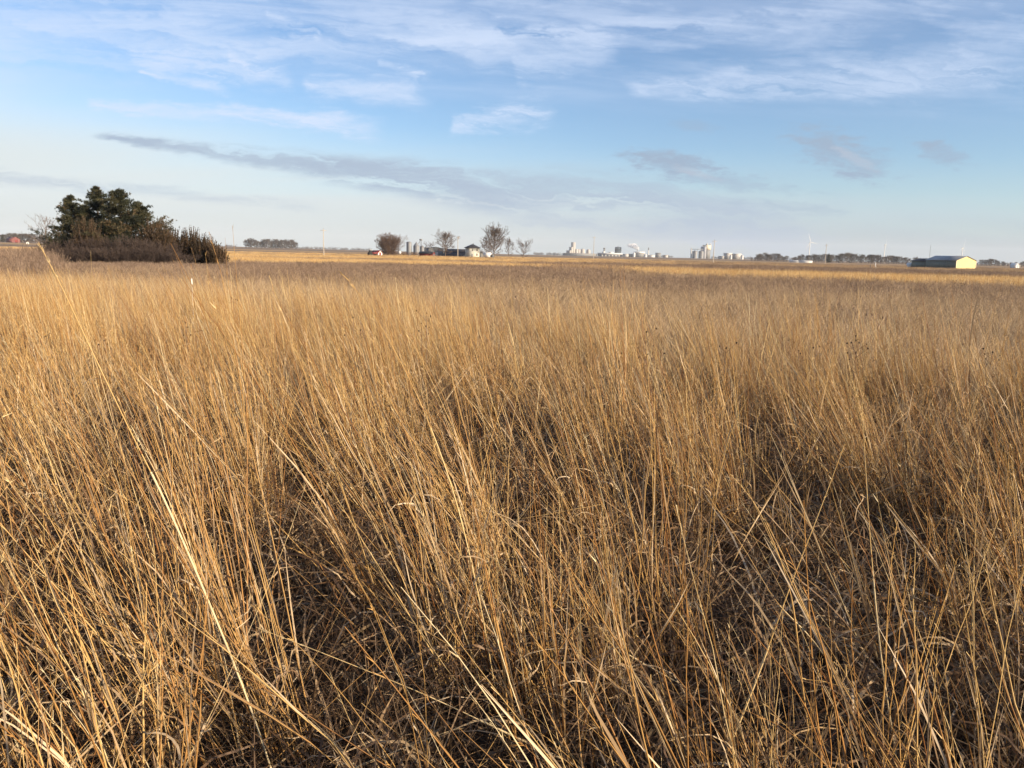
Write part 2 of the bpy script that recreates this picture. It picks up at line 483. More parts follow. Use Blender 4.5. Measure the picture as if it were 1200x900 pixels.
M_CREAM = mat('cream_cladding', (0.62, 0.55, 0.41), 0.6, 0.08, 0.1)

# ------------------------------------------------------------------ ground
def terrain(X, Y):
    X, Y = np.asarray(X, float), np.asarray(Y, float)
    r = np.hypot(X, Y)
    z = -0.5 * sstep(r, 35, 150)
    z = z + 0.10 * (fbm(X / 9, Y / 9, 3, 3) - 0.5) * sstep(r, 1, 8)
    z = z + 0.5 * (fbm(X / 70, Y / 70, 5, 2) - 0.5) * sstep(r, 60, 200) * (1 - sstep(r, 250, 300)) * 0.5
    left = np.clip(-X / np.maximum(np.abs(Y), 1e-3), 0, 0.9) / 0.65 * (Y > 0)
    z = z + 0.0058 * np.clip(r - 420, 0, 2600) * left
    z = z + 0.0008 * np.clip(r - 900, 0, 3000) * (1 - left)
    return z
def tz(X, Y): return float(terrain(np.array([X]), np.array([Y]))[0])

def build_ground():
    rr = np.concatenate([[0.0], np.geomspace(0.6, 9000, 150)])
    az = np.concatenate([np.linspace(-50, 50, 161), np.linspace(50, 310, 66)[1:-1]])
    A = np.radians(az)
    na, nr = len(A), len(rr)
    X = rr[:, None] * np.sin(A)[None]; Y = rr[:, None] * np.cos(A)[None]
    Z = terrain(X, Y)
    V = np.stack([X, Y, Z], 2).reshape(-1, 3)
    i = np.arange(na); j = (i + 1) % na
    Q = np.concatenate([np.stack([k * na + i, k * na + j, (k + 1) * na + j, (k + 1) * na + i], 1) for k in range(1, nr - 1)])
    T = np.stack([i, (i + 1) % na + na * 0, i], 1)
    T = np.stack([np.zeros(na, int), na + j, na + i], 1)
    mb = MB(); mb.add(V, Q[:, ::-1], T)
    m = bpy.data.materials.new('prairie_and_fields'); m.use_nodes = True
    t = m.node_tree; t.nodes.clear(); n = NT(t)
    o = n.n('ShaderNodeTexCoord').outputs['Object']
    x, y, z = n.sep(o)
    big = n.noise(n.xyz(n.mul(x, 0.004), n.mul(y, 0.010), 0.0), 1.0, 4, 0.55)
    mid = n.noise(n.xyz(n.mul(x, 0.03), n.mul(y, 0.06), 0.0), 1.0, 5, 0.6)
    fine = n.noise(o, 5.0, 6, 0.65)
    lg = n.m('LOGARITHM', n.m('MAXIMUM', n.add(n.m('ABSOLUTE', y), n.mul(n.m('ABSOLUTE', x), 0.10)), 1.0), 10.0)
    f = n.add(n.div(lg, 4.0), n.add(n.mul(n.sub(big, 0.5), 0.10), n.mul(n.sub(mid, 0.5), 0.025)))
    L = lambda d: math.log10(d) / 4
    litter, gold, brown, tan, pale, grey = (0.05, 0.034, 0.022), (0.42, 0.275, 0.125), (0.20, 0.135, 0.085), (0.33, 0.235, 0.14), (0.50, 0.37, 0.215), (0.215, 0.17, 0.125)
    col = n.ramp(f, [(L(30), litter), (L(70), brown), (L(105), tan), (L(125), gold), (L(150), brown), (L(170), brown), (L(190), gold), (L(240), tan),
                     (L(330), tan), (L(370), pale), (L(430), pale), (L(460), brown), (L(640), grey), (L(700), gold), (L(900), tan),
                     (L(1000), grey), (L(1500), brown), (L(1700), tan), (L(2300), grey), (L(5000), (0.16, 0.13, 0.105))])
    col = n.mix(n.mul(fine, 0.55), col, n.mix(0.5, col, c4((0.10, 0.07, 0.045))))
    p = n.n('ShaderNodeBsdfPrincipled')
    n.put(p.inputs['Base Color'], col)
    p.inputs['Roughness'].default_value = 0.95
    p.inputs['Specular IOR Level'].default_value = 0.1
    b = n.n('ShaderNodeBump'); b.inputs['Strength'].default_value = 0.6; b.inputs['Distance'].default_value = 0.05
    n.put(b.inputs['Height'], fine); t.links.new(b.outputs[0], p.inputs['Normal'])
    ou = n.n('ShaderNodeOutputMaterial'); t.links.new(p.outputs[0], ou.inputs[0])
    g = mb.obj('ground', m, smooth=True)
    tag(g, 'flat prairie and harvested farmland in bands of tan and brown reaching the horizon', 'ground', kind='structure')
build_ground()

# ------------------------------------------------------------------ grass clumps
def curves(base, az, lean, bend, L, S, drift=None, power=1.6):
    m = len(base)
    s = np.linspace(0, 1, S)[None]
    th = lean[:, None] + bend[:, None] * s ** power
    ph = az[:, None] + (0 if drift is None else drift[:, None] * s)
    d = np.stack([np.sin(th) * np.cos(ph), np.sin(th) * np.sin(ph), np.cos(th)], 2)
    st = (L / (S - 1))[:, None, None]
    P = np.concatenate([np.zeros((m, 1, 3)), np.cumsum(d[:, :-1] * st, 1)], 1)
    return base[:, None] + P, d

def sides(d, twist):
    """width directions for ribbons; twist (m,S)"""
    h = np.cross(d, np.array([0.05, 0.08, 1.0]))
    h /= np.maximum(np.linalg.norm(h, axis=2, keepdims=True), 1e-6)
    g = np.cross(d, h)
    return h * np.cos(twist)[..., None] + g * np.sin(twist)[..., None]

def disc(r, m, rad):
    a = r.uniform(0, 2 * PI, m); q = rad * np.sqrt(r.uniform(0, 1, m))
    return np.stack([q * np.cos(a), q * np.sin(a), np.full(m, -0.02)], 1)

def leaf_set(mb, r, P, d, k, S=8, lo=0.05, hi=0.6, Lr=(0.14, 0.40), wr=(0.0016, 0.0040), tone=(0.1, 1.0), curl=(0.6, 3.4)):
    """k dry blades leaving the stems P (m,S,3)"""
    m, Sp, _ = P.shape
    i = r.randint(0, m, k); t = r.uniform(lo, hi, k) * (Sp - 1)
    j = np.minimum(t.astype(int), Sp - 2); fr = (t - j)[:, None]
    b = P[i, j] * (1 - fr) + P[i, j + 1] * fr
    C, dd = curves(b, r.uniform(0, 2 * PI, k), r.uniform(0.25, 1.0, k), r.uniform(*curl, k), r.uniform(*Lr, k), S, r.normal(0, 1.0, k), 1.2)
    C = C + np.cumsum(r.normal(0, 0.006, C.shape), 1) * (np.arange(S) > 0)[None, :, None]
    C[:, :, 2] = np.maximum(C[:, :, 2], 0.01)
    s = np.linspace(0, 1, S)[None]
    W = r.uniform(*wr, k)[:, None] * (1 - s ** 2.2) * (0.6 + 0.4 * np.minimum(s * 6, 1)) + 0.0003
    tw = r.uniform(0, 2 * PI, k)[:, None] + r.normal(0, 2.0, k)[:, None] * s
    mb.ribbons(C, W, sides(dd, tw), r.uniform(*tone, k))

PROTO = {}
def proto_collection(name, meshes):
    c = bpy.data.collections.new(name)
    for k, me in enumerate(meshes):
        c.objects.link(bpy.data.objects.new('%s_tuft' % name if False else name, me))
    PROTO[name] = (c, len(meshes))

def tall_tuft(seed, n, rad, S, sides_n, wid, leaves, Lr, lean=0.20, fuzz=True, tint=0.50):
    r = np.random.RandomState(seed)
    mb, ml = MB(), MB()
    b = disc(r, n, rad)
    az = r.normal(PI + 0.1, 0.6, n)
    fall = r.uniform(0, 1, n) < 0.15
    le = np.abs(r.normal(lean, 0.12, n)) + fall * r.uniform(0.2, 0.8, n)
    az = np.where(fall, r.uniform(0, 2 * PI, n), az)
    L = r.uniform(*Lr, n) * np.where(r.uniform(0, 1, n) < 0.2, 0.6, 1.0)
    C, d = curves(b, az, le, r.normal(0.10, 0.13, n), L, S, r.normal(0, 0.3, n))
    C = C + np.cumsum(r.normal(0, 0.004, C.shape) * (np.arange(S) > 1)[None, :, None], 1)     # slight kinks at the nodes
    s = np.linspace(0, 1, S)[None]
    w = np.exp(r.normal(0, 0.32, n))[:, None] * wid
    Rr = w * (1 - 0.78 * s ** 1.3)
    tone = np.clip(r.normal(tint, 0.30, n), 0, 1)
    # leaf sheaths still clasping the stems
    if fuzz:
        k = n
        i = r.randint(0, n, k); j0 = r.randint(1, S - 4, k)
        for a_, jj in zip(i, j0):
            P_ = C[a_, jj:jj + 4][None] + np.linspace(0, 1, 4)[None, :, None] ** 2 * r.normal(0, 0.025, (1, 1, 3))
            D_ = np.gradient(P_, axis=1); D_ /= np.linalg.norm(D_, axis=2, keepdims=True)
            ml.ribbons(P_, np.array([[0.8, 1.2, 0.9, 0.2]]) * min(w[a_, 0], 0.0024) * r.uniform(.6, 1.25), sides(D_, r.uniform(0, 6) + np.linspace(0, 1.2, 4)[None]), r.uniform(.35, 1))
    mb.lines(C, Rr, sides_n, tone)
    if fuzz:      # remains of the seed head along the top of each stem
        k = n * 5
        i = r.randint(0, n, k); t = r.uniform(0.80, 1.0, k) * (S - 1)
        j = np.minimum(t.astype(int), S - 2); fr = (t - j)[:, None]
        bb = C[i, j] * (1 - fr) + C[i, j + 1] * fr
        di = d[i, j] + r.normal(0, 0.22, (k, 3)); di /= np.linalg.norm(di, axis=1, keepdims=True)
        P2 = np.stack([bb, bb + di * r.uniform(0.012, 0.035, k)[:, None]], 1)
        mb.ribbons(P2, np.tile([[0.0011, 0.0005]], (k, 1)), sides(np.stack([di, di], 1), r.uniform(0, 6, (k, 2))), np.clip(tone[i] + 0.15, 0, 1))
    leaf_set(ml, r, C, d, leaves, 9 if fuzz else 5, 0.04, 0.5, (0.07, 0.24), (0.0014, 0.0042), (0.15, 1.0), (0.4, 4.5))
    me = mb.mesh('grass_tuft', M_STEM)
    return me, ml.mesh('grass_leaves', M_LEAF)

def join_mats(a, b):
    """two meshes with one material each -> one mesh with two materials"""
    bm = bmesh.new(); bm.from_mesh(a)
    nf = len(bm.faces)
    bm.from_mesh(b)
    for k, f in enumerate(bm.faces):
        if k >= nf: f.material_index = 1
    bm.to_mesh(a); bm.free()
    a.materials.append(b.materials[0])
    bpy.data.meshes.remove(b)
    return a

def thatch_tuft(seed, n, rad, S, Lr, wr, matr, lean=(0.1, 1.2), bend=(0.2, 2.2), tone=(0, 1), skew=1.0):
    r = np.random.RandomState(seed)
    mb = MB()
    b = disc(r, n, rad)
    C, d = curves(b, r.uniform(0, 2 * PI, n), r.uniform(*lean, n), r.uniform(*bend, n), r.uniform(*Lr, n), S, r.normal(0, 0.9, n), 1.3)
    C = C + np.cumsum(r.normal(0, 0.007, C.shape), 1) * (np.arange(S) > 0)[None, :, None]
    C[:, :, 2] = np.maximum(C[:, :, 2], 0.004)
    s = np.linspace(0, 1, S)[None]
    W = r.uniform(*wr, n)[:, None] * (1 - s ** 2) + 0.0004
    tw = r.uniform(0, 2 * PI, n)[:, None] + r.normal(0, 1.5, n)[:, None] * s
    mb.ribbons(C, W, sides(d, tw), tone[0] + (tone[1] - tone[0]) * r.uniform(0, 1, n) ** skew)
    return mb.mesh('thatch_tuft', matr)

def forb_tuft(seed, n, rad, H, wid, matr, twigs=9, heads=True):
    r = np.random.RandomState(seed)
    mb = MB()
    b = disc(r, n, rad)
    C, d = curves(b, r.normal(PI, 1.2, n), np.abs(r.normal(0.1, 0.1, n)), r.normal(0.1, 0.12, n), r.uniform(0.7, 1.1, n) * H, 6)
    s = np.linspace(0, 1, 6)[None]
    tn = r.uniform(0.1, 0.9, n)
    mb.lines(C, wid * (1 - 0.6 * s) * np.ones((n, 1)), 3, tn)
    k = n * twigs
    i = r.randint(0, n, k); t = r.uniform(0.35, 0.98, k) * 5
    j = np.minimum(t.astype(int), 4); fr = (t - j)[:, None]
    bb = C[i, j] * (1 - fr) + C[i, j + 1] * fr
    C2, d2 = curves(bb, r.uniform(0, 2 * PI, k), r.uniform(0.3, 0.9, k), r.uniform(-0.5, 0.1, k), r.uniform(0.08, 0.28, k) * H, 4)
    mb.lines(C2, wid * 0.5 * np.ones((k, 4)), 3, tn[i])
    if heads:
        e = C2[:, -1]
        q = r.normal(0, 1, (k, 3, 3)) * np.array([0.010, 0.010, 0.020]) * H
        mb.add((e[:, None] + q).reshape(-1, 3), t=np.arange(k * 3).reshape(-1, 3), tone=np.repeat(np.clip(tn[i] + 0.1, 0, 1), 3))
    return mb.mesh('forb_tuft', matr)

proto_collection('tall_grass', [join_mats(*tall_tuft(100 + k, 11 + k % 4, 0.05 + 0.02 * (k % 4), 9, 3, 0.0023, 17, (0.85, 1.45))) for k in range(14)])
proto_collection('tall_grass_mid', [join_mats(*tall_tuft(200 + k, 18, 0.28, 6, 3, 0.0022, 10, (0.75, 1.35), 0.15, False)) for k in range(10)])
proto_collection('tall_grass_wide', [join_mats(*tall_tuft(260 + k, 46, 1.0, 4, 3, 0.0055, 26, (0.6, 1.05), 0.12, False, 0.62)) for k in range(8)])
proto_collection('low_leaves', [thatch_tuft(300 + k, 40, 0.26, 9, (0.15, 0.50), (0.0012, 0.0043), M_LEAF, (0.05, 1.0), (0.3, 4.0), (0.05, 1), 1.6) for k in range(10)])
proto_collection('thatch', [thatch_tuft(340 + k, 80, 0.34, 7, (0.20, 0.62), (0.0008, 0.0020), M_THATCH) for k in range(10)])
proto_collection('pale_grass', [thatch_tuft(380 + k, 90, 0.34, 6, (0.45, 0.95), (0.0010, 0.0026), M_PALE, (0.05, 0.7), (0.1, 1.6)) for k in range(8)])
proto_collection('brown_forbs', [forb_tuft(440 + k, 10, 0.35, 0.85, 0.0028, M_BRUSH) for k in range(6)])
proto_collection('dry_forbs', [forb_tuft(420 + k, 9, 0.35, 0.80, 0.0028, M_FORB) for k in range(8)])
proto_collection('brush_wide', [forb_tuft(480 + k, 40, 1.0, 0.95, 0.007, M_BRUSH, 8) for k in range(5)])
proto_collection('pale_wide', [thatch_tuft(500 + k, 130, 1.0, 4, (0.5, 0.95), (0.003, 0.006), M_PALE, (0.05, 0.6), (0.1, 1.2)) for k in range(6)])
proto_collection('dry_forbs_wide', [forb_tuft(460 + k, 34, 1.0, 0.85, 0.007, M_FORB, 8) for k in range(6)])

def scatter(name, proto, X, Y, scl, rng, label, cat, zrot=0.6, tilt=0.05, zoff=0.0, lean=None):
    c, n = PROTO[proto]
    Z = terrain(X, Y) + zoff
    m = len(X)
    me = bpy.data.meshes.new(name)
    me.vertices.add(m)
    me.vertices.foreach_set('co', np.stack([X, Y, Z], 1).astype(np.float32).ravel())
    rot = np.stack([rng.normal(0, tilt, m), rng.normal(0, tilt, m), rng.normal(0, zrot, m)], 1)
    if lean is not None: rot[:, :2] += lean
    for nm, typ, key, arr in (('rot', 'FLOAT_VECTOR', 'vector', rot), ('scl', 'FLOAT_VECTOR', 'vector', scl), ('pick', 'INT', 'value', rng.randint(0, n, m))):
        a = me.attributes.new(nm, typ, 'POINT')
        a.data.foreach_set(key, np.asarray(arr).astype(np.int32 if typ == 'INT' else np.float32).ravel())
    o = link(name, me)
    tag(o, label, cat, kind='stuff')
    g = bpy.data.node_groups.new(name + '_scatter', 'GeometryNodeTree')
    g.interface.new_socket('Geometry', in_out='INPUT', socket_type='NodeSocketGeometry')
    g.interface.new_socket('Geometry', in_out='OUTPUT', socket_type='NodeSocketGeometry')
    def nd(t, **k):
        q = g.nodes.new(t)
        for a, b in k.items(): setattr(q, a, b)
        return q
    gi, go = nd('NodeGroupInput'), nd('NodeGroupOutput')
    ci = nd('GeometryNodeCollectionInfo', transform_space='ORIGINAL')
    ci.inputs['Collection'].default_value = c
    ci.inputs['Separate Children'].default_value = True
    ci.inputs['Reset Children'].default_value = True
    ip = nd('GeometryNodeInstanceOnPoints')
    ip.inputs['Pick Instance'].default_value = True
    def attr(nm, t):
        q = nd('GeometryNodeInputNamedAttribute', data_type=t)
        q.inputs['Name'].default_value = nm
        return q.outputs[0]
    e = nd('FunctionNodeEulerToRotation')
    g.links.new(attr('rot', 'FLOAT_VECTOR'), e.inputs[0])
    g.links.new(gi.outputs[0], ip.inputs['Points'])
    g.links.new(ci.outputs[0], ip.inputs['Instance'])
    g.links.new(attr('pick', 'INT'), ip.inputs['Instance Index'])
    g.links.new(e.outputs[0], ip.inputs['Rotation'])
    g.links.new(attr('scl', 'FLOAT_VECTOR'), ip.inputs['Scale'])
    g.links.new(ip.outputs[0], go.inputs[0])
    o.modifiers.new('scatter', 'NODES').node_group = g
    return o

def sector(rng, density, r0, r1, half_deg):
    a = R(half_deg)
    m = int(density * a * (r1 * r1 - r0 * r0))
    r = np.sqrt(rng.uniform(r0 * r0, r1 * r1, m)); th = rng.uniform(-a, a, m)
    return r * np.sin(th), r * np.cos(th)

def gold_edge(X, Y):
    """how far the tall golden stand reaches in each direction"""
    u = X / np.maximum(np.abs(Y), 1e-3)
    return np.interp(u, [-0.9, -0.62, -0.33, 0.0, 0.35, 0.7], [36, 33, 22, 14, 11, 11])

def isotropic(rng, m, s, sd, zmul=None):
    k = np.clip(rng.normal(s, sd, m), 0.3, 3)
    z = k if zmul is None else k * zmul
    return np.stack([k, k, z], 1)

def tussocks(rng, density, r0, r1, half, per, rad, lean=-0.14):
    """clumps of tufts that share a height and a lean"""
    X, Y = sector(rng, density, r0, r1, half)
    n = len(X)
    k = rng.randint(per[0], per[1], n)
    i = np.repeat(np.arange(n), k); m = len(i)
    rr = rng.uniform(*rad, n)[i]
    ln = np.stack([rng.normal(0, 0.08, n), rng.normal(lean, 0.13, n)], 1)[i] + rng.normal(0, 0.04, (m, 2))
    h = rng.uniform(0.68, 1.14, n)[i] * rng.uniform(0.88, 1.1, m)
    return X[i] + rng.normal(0, 1, m) * rr, Y[i] + rng.normal(0, 1, m) * rr, h, ln

def build_grass():
    rng = np.random.RandomState(11)
    # tall golden stand close by
    X, Y, hz, ln = tussocks(rng, 1.8, 1.3, 9.3, 180, (3, 10), (0.07, 0.26))
    X2, Y2, h2, l2 = tussocks(rng, 3.0, 1.2, 9.3, 180, (1, 2), (0.05, 0.2))
    X, Y, hz, ln = np.concatenate([X, X2]), np.concatenate([Y, Y2]), np.concatenate([hz, h2]), np.concatenate([ln, l2])
    p = 0.35 + 1.0 * fbm(X / 1.1, Y / 1.1, 21, 3)
    r = np.hypot(X, Y)
    keep = (rng.uniform(0, 1, len(X)) < p) & ((Y > -4.5) | (r < 4)) & (r > 1.15)
    X, Y, hz, ln, r = X[keep], Y[keep], hz[keep], ln[keep], r[keep]
    hz = np.minimum(hz * (0.82 + 0.30 * fbm(X / 2.2, Y / 2.2, 31, 3)), 1.02) * (0.80 + 0.20 * sstep(r, 1.0, 3.0))
    scatter('tall_golden_grass', 'tall_grass', X, Y, isotropic(rng, len(X), 1.0, 0.1, hz), rng,
            'tall dry golden prairie grass with thin leaning stems filling the foreground', 'tall grass', lean=ln)
    # the same stand further on
    X, Y, hz, ln = tussocks(rng, 1.5, 8.3, 42, 52, (3, 9), (0.12, 0.42))
    e = gold_edge(X, Y) * (0.75 + 0.5 * fbm(X / 4, Y / 4, 41, 3))
    r = np.hypot(X, Y)
    p = (1 - sstep(r, e * 0.85, e * 1.15)) * (0.5 + 0.7 * fbm(X / 1.5, Y / 1.5, 42, 3))
    p = np.maximum(p, 0.07)
    keep = rng.uniform(0, 1, len(X)) < p
    X, Y, hz, ln = X[keep], Y[keep], hz[keep], ln[keep]
    hz = np.minimum(hz * (0.82 + 0.28 * fbm(X / 3, Y / 3, 43, 3)), 1.0) * (1 - 0.22 * sstep(np.hypot(X, Y), 12, 26))
    scatter('golden_grass', 'tall_grass_mid', X, Y, isotropic(rng, len(X), 1.0, 0.1, hz), rng,
            'golden grass stand stretching from the foreground towards the dark shrubs at left', 'tall grass', lean=ln)
    # curled dead leaves and fine thatch under the stems
    X, Y = sector(rng, 15, 0.9, 9, 180)
    keep = (Y > -3) | (np.hypot(X, Y) < 3); X, Y = X[keep], Y[keep]
    p = 0.35 + 0.9 * fbm(X / 0.8, Y / 0.8, 51, 3)
    keep = rng.uniform(0, 1, len(X)) < p; X, Y = X[keep], Y[keep]
    scatter('curled_dead_leaves', 'low_leaves', X, Y, isotropic(rng, len(X), 1.22, 0.25), rng,
            'curled straw coloured dead leaves tangled around the feet of the grass', 'dead leaves', PI, 0.15)
    X, Y = sector(rng, 9, 0.8, 14, 180)
    keep = (Y > -3) | (np.hypot(X, Y) < 3); X, Y = X[keep], Y[keep]
    scatter('grey_thatch', 'thatch', X, Y, isotropic(rng, len(X), 1.0, 0.2), rng,
            'fine grey brown thatch matted on the ground under the tall grass', 'thatch', PI, 0.15)
    # paler, lower grass behind the golden stand
    X, Y = sector(rng, 11, 7, 34, 52)
    r = np.hypot(X, Y); e = gold_edge(X, Y)
    D = r * (0.75 + 0.5 * fbm(X / 5, Y / 3, 61, 3))
    p = sstep(r, e * 0.6, e * 1.0) * (1 - sstep(D, 23, 31)) * (0.35 + 0.9 * fbm(X / 2, Y / 1.5, 62, 3)) + 0.12
    keep = rng.uniform(0, 1, len(X)) < p; X, Y = X[keep], Y[keep]
    scatter('pale_matted_grass', 'pale_grass', X, Y, isotropic(rng, len(X), 0.95, 0.15), rng,
            'pale matted dry grass in the middle distance beyond the golden stand', 'grass', PI, 0.1)
    # brown dead flower stems
    X, Y = sector(rng, 5, 8, 52, 52)
    r = np.hypot(X, Y); e = gold_edge(X, Y)
    D = r * (0.8 + 0.4 * fbm(X / 7, Y / 4, 71, 3))
    p = sstep(D, e * 0.9, e * 1.5) * (0.25 + 0.75 * np.maximum(sstep(D, 22, 28), 0.30 * fbm(X / 3, Y / 2, 72, 3))) + 0.03
    keep = rng.uniform(0, 1, len(X)) < p; X, Y = X[keep], Y[keep]
    hz = np.where((X / Y < -0.36) & (Y > 20), 0.60, 0.84)
    D2 = np.hypot(X, Y)
    dk = (fbm(X / 6, Y / 2.2, 75, 3) + 0.13 * sstep(D2, 24, 29) * (1 - sstep(D2, 40, 46)) + rng.normal(0, 0.05, len(X))) > 0.60
    lt = ~dk
    scatter('pale_dead_forbs', 'dry_forbs', X[lt], Y[lt], isotropic(rng, int(lt.sum()), 1.0, 0.15, hz[lt]), rng,
            'beige dead wildflower stems in the band between pale grass and far golden strips', 'dead wildflowers', PI, 0.08)
    scatter('brown_dead_forbs', 'brown_forbs', X[dk], Y[dk], isotropic(rng, int(dk.sum()), 1.0, 0.15, hz[dk]), rng,
            'dark brown drifts of dead wildflower stems beyond the golden stand', 'dead wildflowers', PI, 0.08)
    # far strips: golden, pale and brown in turn
    X, Y = sector(rng, 1.25, 34, 210, 50)
    X3, Y3 = sector(rng, 0.16, 210, 470, 46)
    X, Y = np.concatenate([X, X3]), np.concatenate([Y, Y3])
    r = np.hypot(X, Y); u = X / Y
    wob = 0.86 + 0.28 * fbm(X / 25, Y / 12, 81, 3)
    D = r * wob
    right = sstep(u, 0.0, 0.28)
    gold = np.maximum.reduce([right * sstep(D, 46, 54) * (1 - sstep(D, 100, 115)), sstep(D, 82, 88) * (1 - sstep(D, 112, 120)) * 0.9,
                              (1 - right) * sstep(D, 108, 114) * (1 - sstep(D, 150, 160)), 0.85 * sstep(D, 185, 195) * (1 - sstep(D, 300, 330)) * (1 - 0.8 * right), 0.95 * sstep(D, 345, 360) * (1 - 0.85 * right)])
    left_brush = (u > -0.34) & (u < 0.02)
    brown = np.maximum.reduce([0.30 * (1 - right) * (1 - sstep(D, 70, 85)), sstep(D, 118, 124) * (1 - sstep(D, 165, 175)) * sstep(u, -0.02, 0.04) * 0.9,
                               np.where(left_brush, 0.85 * sstep(fbm(X / 8, Y / 5, 88, 3), 0.38, 0.55) * sstep(D, 36, 42) * (1 - sstep(D, 78, 90)), 0), np.where(u < -0.36, 0.94 * (1 - sstep(D, 80, 95)), 0)])
    drift = fbm(X / 9, Y / 5, 86, 3)
    q = rng.uniform(0, 1, len(X))
    thin = rng.uniform(0, 1, len(X)) < np.interp(r, [34, 80, 210, 211, 470], [1.0, 0.7, 0.40, 1.0, 0.6])
    g = (q < gold) & thin
    rest = thin & ~g
    b = rest & (rng.uniform(0, 1, len(X)) < brown)
    rest &= ~b
    pl = rest & (drift + rng.normal(0, 0.10, len(X)) > 0.50)
    fb = rest & ~pl
    hz = 0.75 + 0.35 * fbm(X / 9, Y / 9, 83, 2)
    big = 1 + 0.5 * sstep(r, 205, 215)
    def put(nm, proto, k, hh, lab, cat, zr):
        scatter(nm, proto, X[k], Y[k], isotropic(rng, int(k.sum()), 1.0, 0.12, (hh / big)[k]) * big[k][:, None], rng, lab, cat, zr)
    put('far_golden_strips', 'tall_grass_wide', g, hz * 0.85, 'golden grass strips lying across the far side of the prairie', 'grass', 0.8)
    put('far_pale_grass', 'pale_wide', pl, hz * 0.72, 'pale straw drifts among the brown stems beyond the middle distance', 'grass', PI)
    put('far_brown_forbs', 'dry_forbs_wide', fb, hz * 0.72 - np.where((u > -0.60) & (u < -0.36), 0.25, 0.0), 'pinkish beige dead stems in the middle of the prairie', 'dead wildflowers', PI)
    bh = hz * np.where(left_brush, 0.72, 0.95) + np.where((u < -0.60) & (r > 44) & (r < 75), 0.35, 0.0) - np.where((u > -0.60) & (u < -0.36), 0.45, 0.0)
    put('red_brown_brush', 'brush_wide', b, bh, 'low reddish brown brush in front of the farmstead and the evergreens', 'brush', PI)
build_grass()

# ------------------------------------------------------------------ woody plants
def grow(r, H, spread=0.45, levels=5, first=0.22, kids=(2, 4), up=0.12, r0=None, shrink=0.74, wob=0.10, tw=0.02):
    """bare branching skeleton: list of (p0, p1, r0, r1, level)"""
    segs = []
    r0 = r0 or H * 0.022
    def rec(p, d, L, rad, lv):
        k = 3
        for i in range(k):
            d2 = d + r.normal(0, wob, 3) + np.array([0, 0, up * 0.4]); d2 /= np.linalg.norm(d2)
            q = p + d2 * L / k
            ra, rb = rad * (1 - 0.3 * i / k), rad * (1 - 0.3 * (i + 1) / k)
            segs.append((p, q, max(ra, tw), max(rb, tw), lv))
            if lv >= 1 and i < k - 1 and lv < levels and r.uniform() < 0.55:
                side(q, d2, L * shrink * r.uniform(0.6, 0.95), rb * 0.55, lv + 1)
            p, d = q, d2
        if lv < levels:
            for _ in range(r.randint(*kids)):
                side(p, d, L * shrink * r.uniform(0.8, 1.1), rad * 0.62, lv + 1)
    def side(p, d, L, rad, lv):
        a = r.normal(0, 1, 3); a -= d * a.dot(d); a /= np.linalg.norm(a)
        th = r.uniform(0.5, 1.3) * spread
        rec(p, d * math.cos(th) + a * math.sin(th) + np.array([0, 0, up]), L, rad, lv)
    rec(np.array([0, 0, -0.2]), np.array([r.normal(0, 0.03), r.normal(0, 0.03), 1.0]), H * first, r0, 0)
    return segs

def seg_mesh(mb, segs, n=3, r=None):
    P0 = np.array([s[0] for s in segs]); P1 = np.array([s[1] for s in segs])
    tn = r.uniform(0.2, 0.9, len(segs)) if r is not None else 0.5
    mb.tubes(P0, P1, np.array([s[2] for s in segs]), np.array([s[3] for s in segs]), n, tn)

def offshoots(r, C, d, per, lo, hi, frac, ang, up, S, base_len):
    """side branches on centre lines C (m,s,3); returns their centre lines, directions and lengths"""
    m, Sp, _ = C.shape
    k = m * per
    i = np.repeat(np.arange(m), per); t = r.uniform(lo, hi, k)
    u = t * (Sp - 1); j = np.minimum(u.astype(int), Sp - 2); fr = (u - j)[:, None]
    b = C[i, j] * (1 - fr) + C[i, j + 1] * fr
    pd = d[i, j]
    q = r.normal(0, 1, (k, 3)); q -= pd * (q * pd).sum(1, keepdims=True); q /= np.linalg.norm(q, axis=1, keepdims=True)
    th = r.uniform(*ang, k)[:, None]
    di = pd * np.cos(th) + q * np.sin(th); di[:, 2] += up; di /= np.linalg.norm(di, axis=1, keepdims=True)
    L = base_len[i] * r.uniform(*frac, k) * (1.15 - 0.65 * t)
    s = np.linspace(0, 1, S)[None, :, None]
    w = r.normal(0, 0.06, (k, 1, 3))
    C2 = b[:, None] + di[:, None] * s * L[:, None, None] + (w + np.array([0, 0, up * 0.5])) * (s ** 2) * L[:, None, None]
    d2 = np.gradient(C2, axis=1); d2 /= np.linalg.norm(d2, axis=2, keepdims=True)
    return C2, d2, L

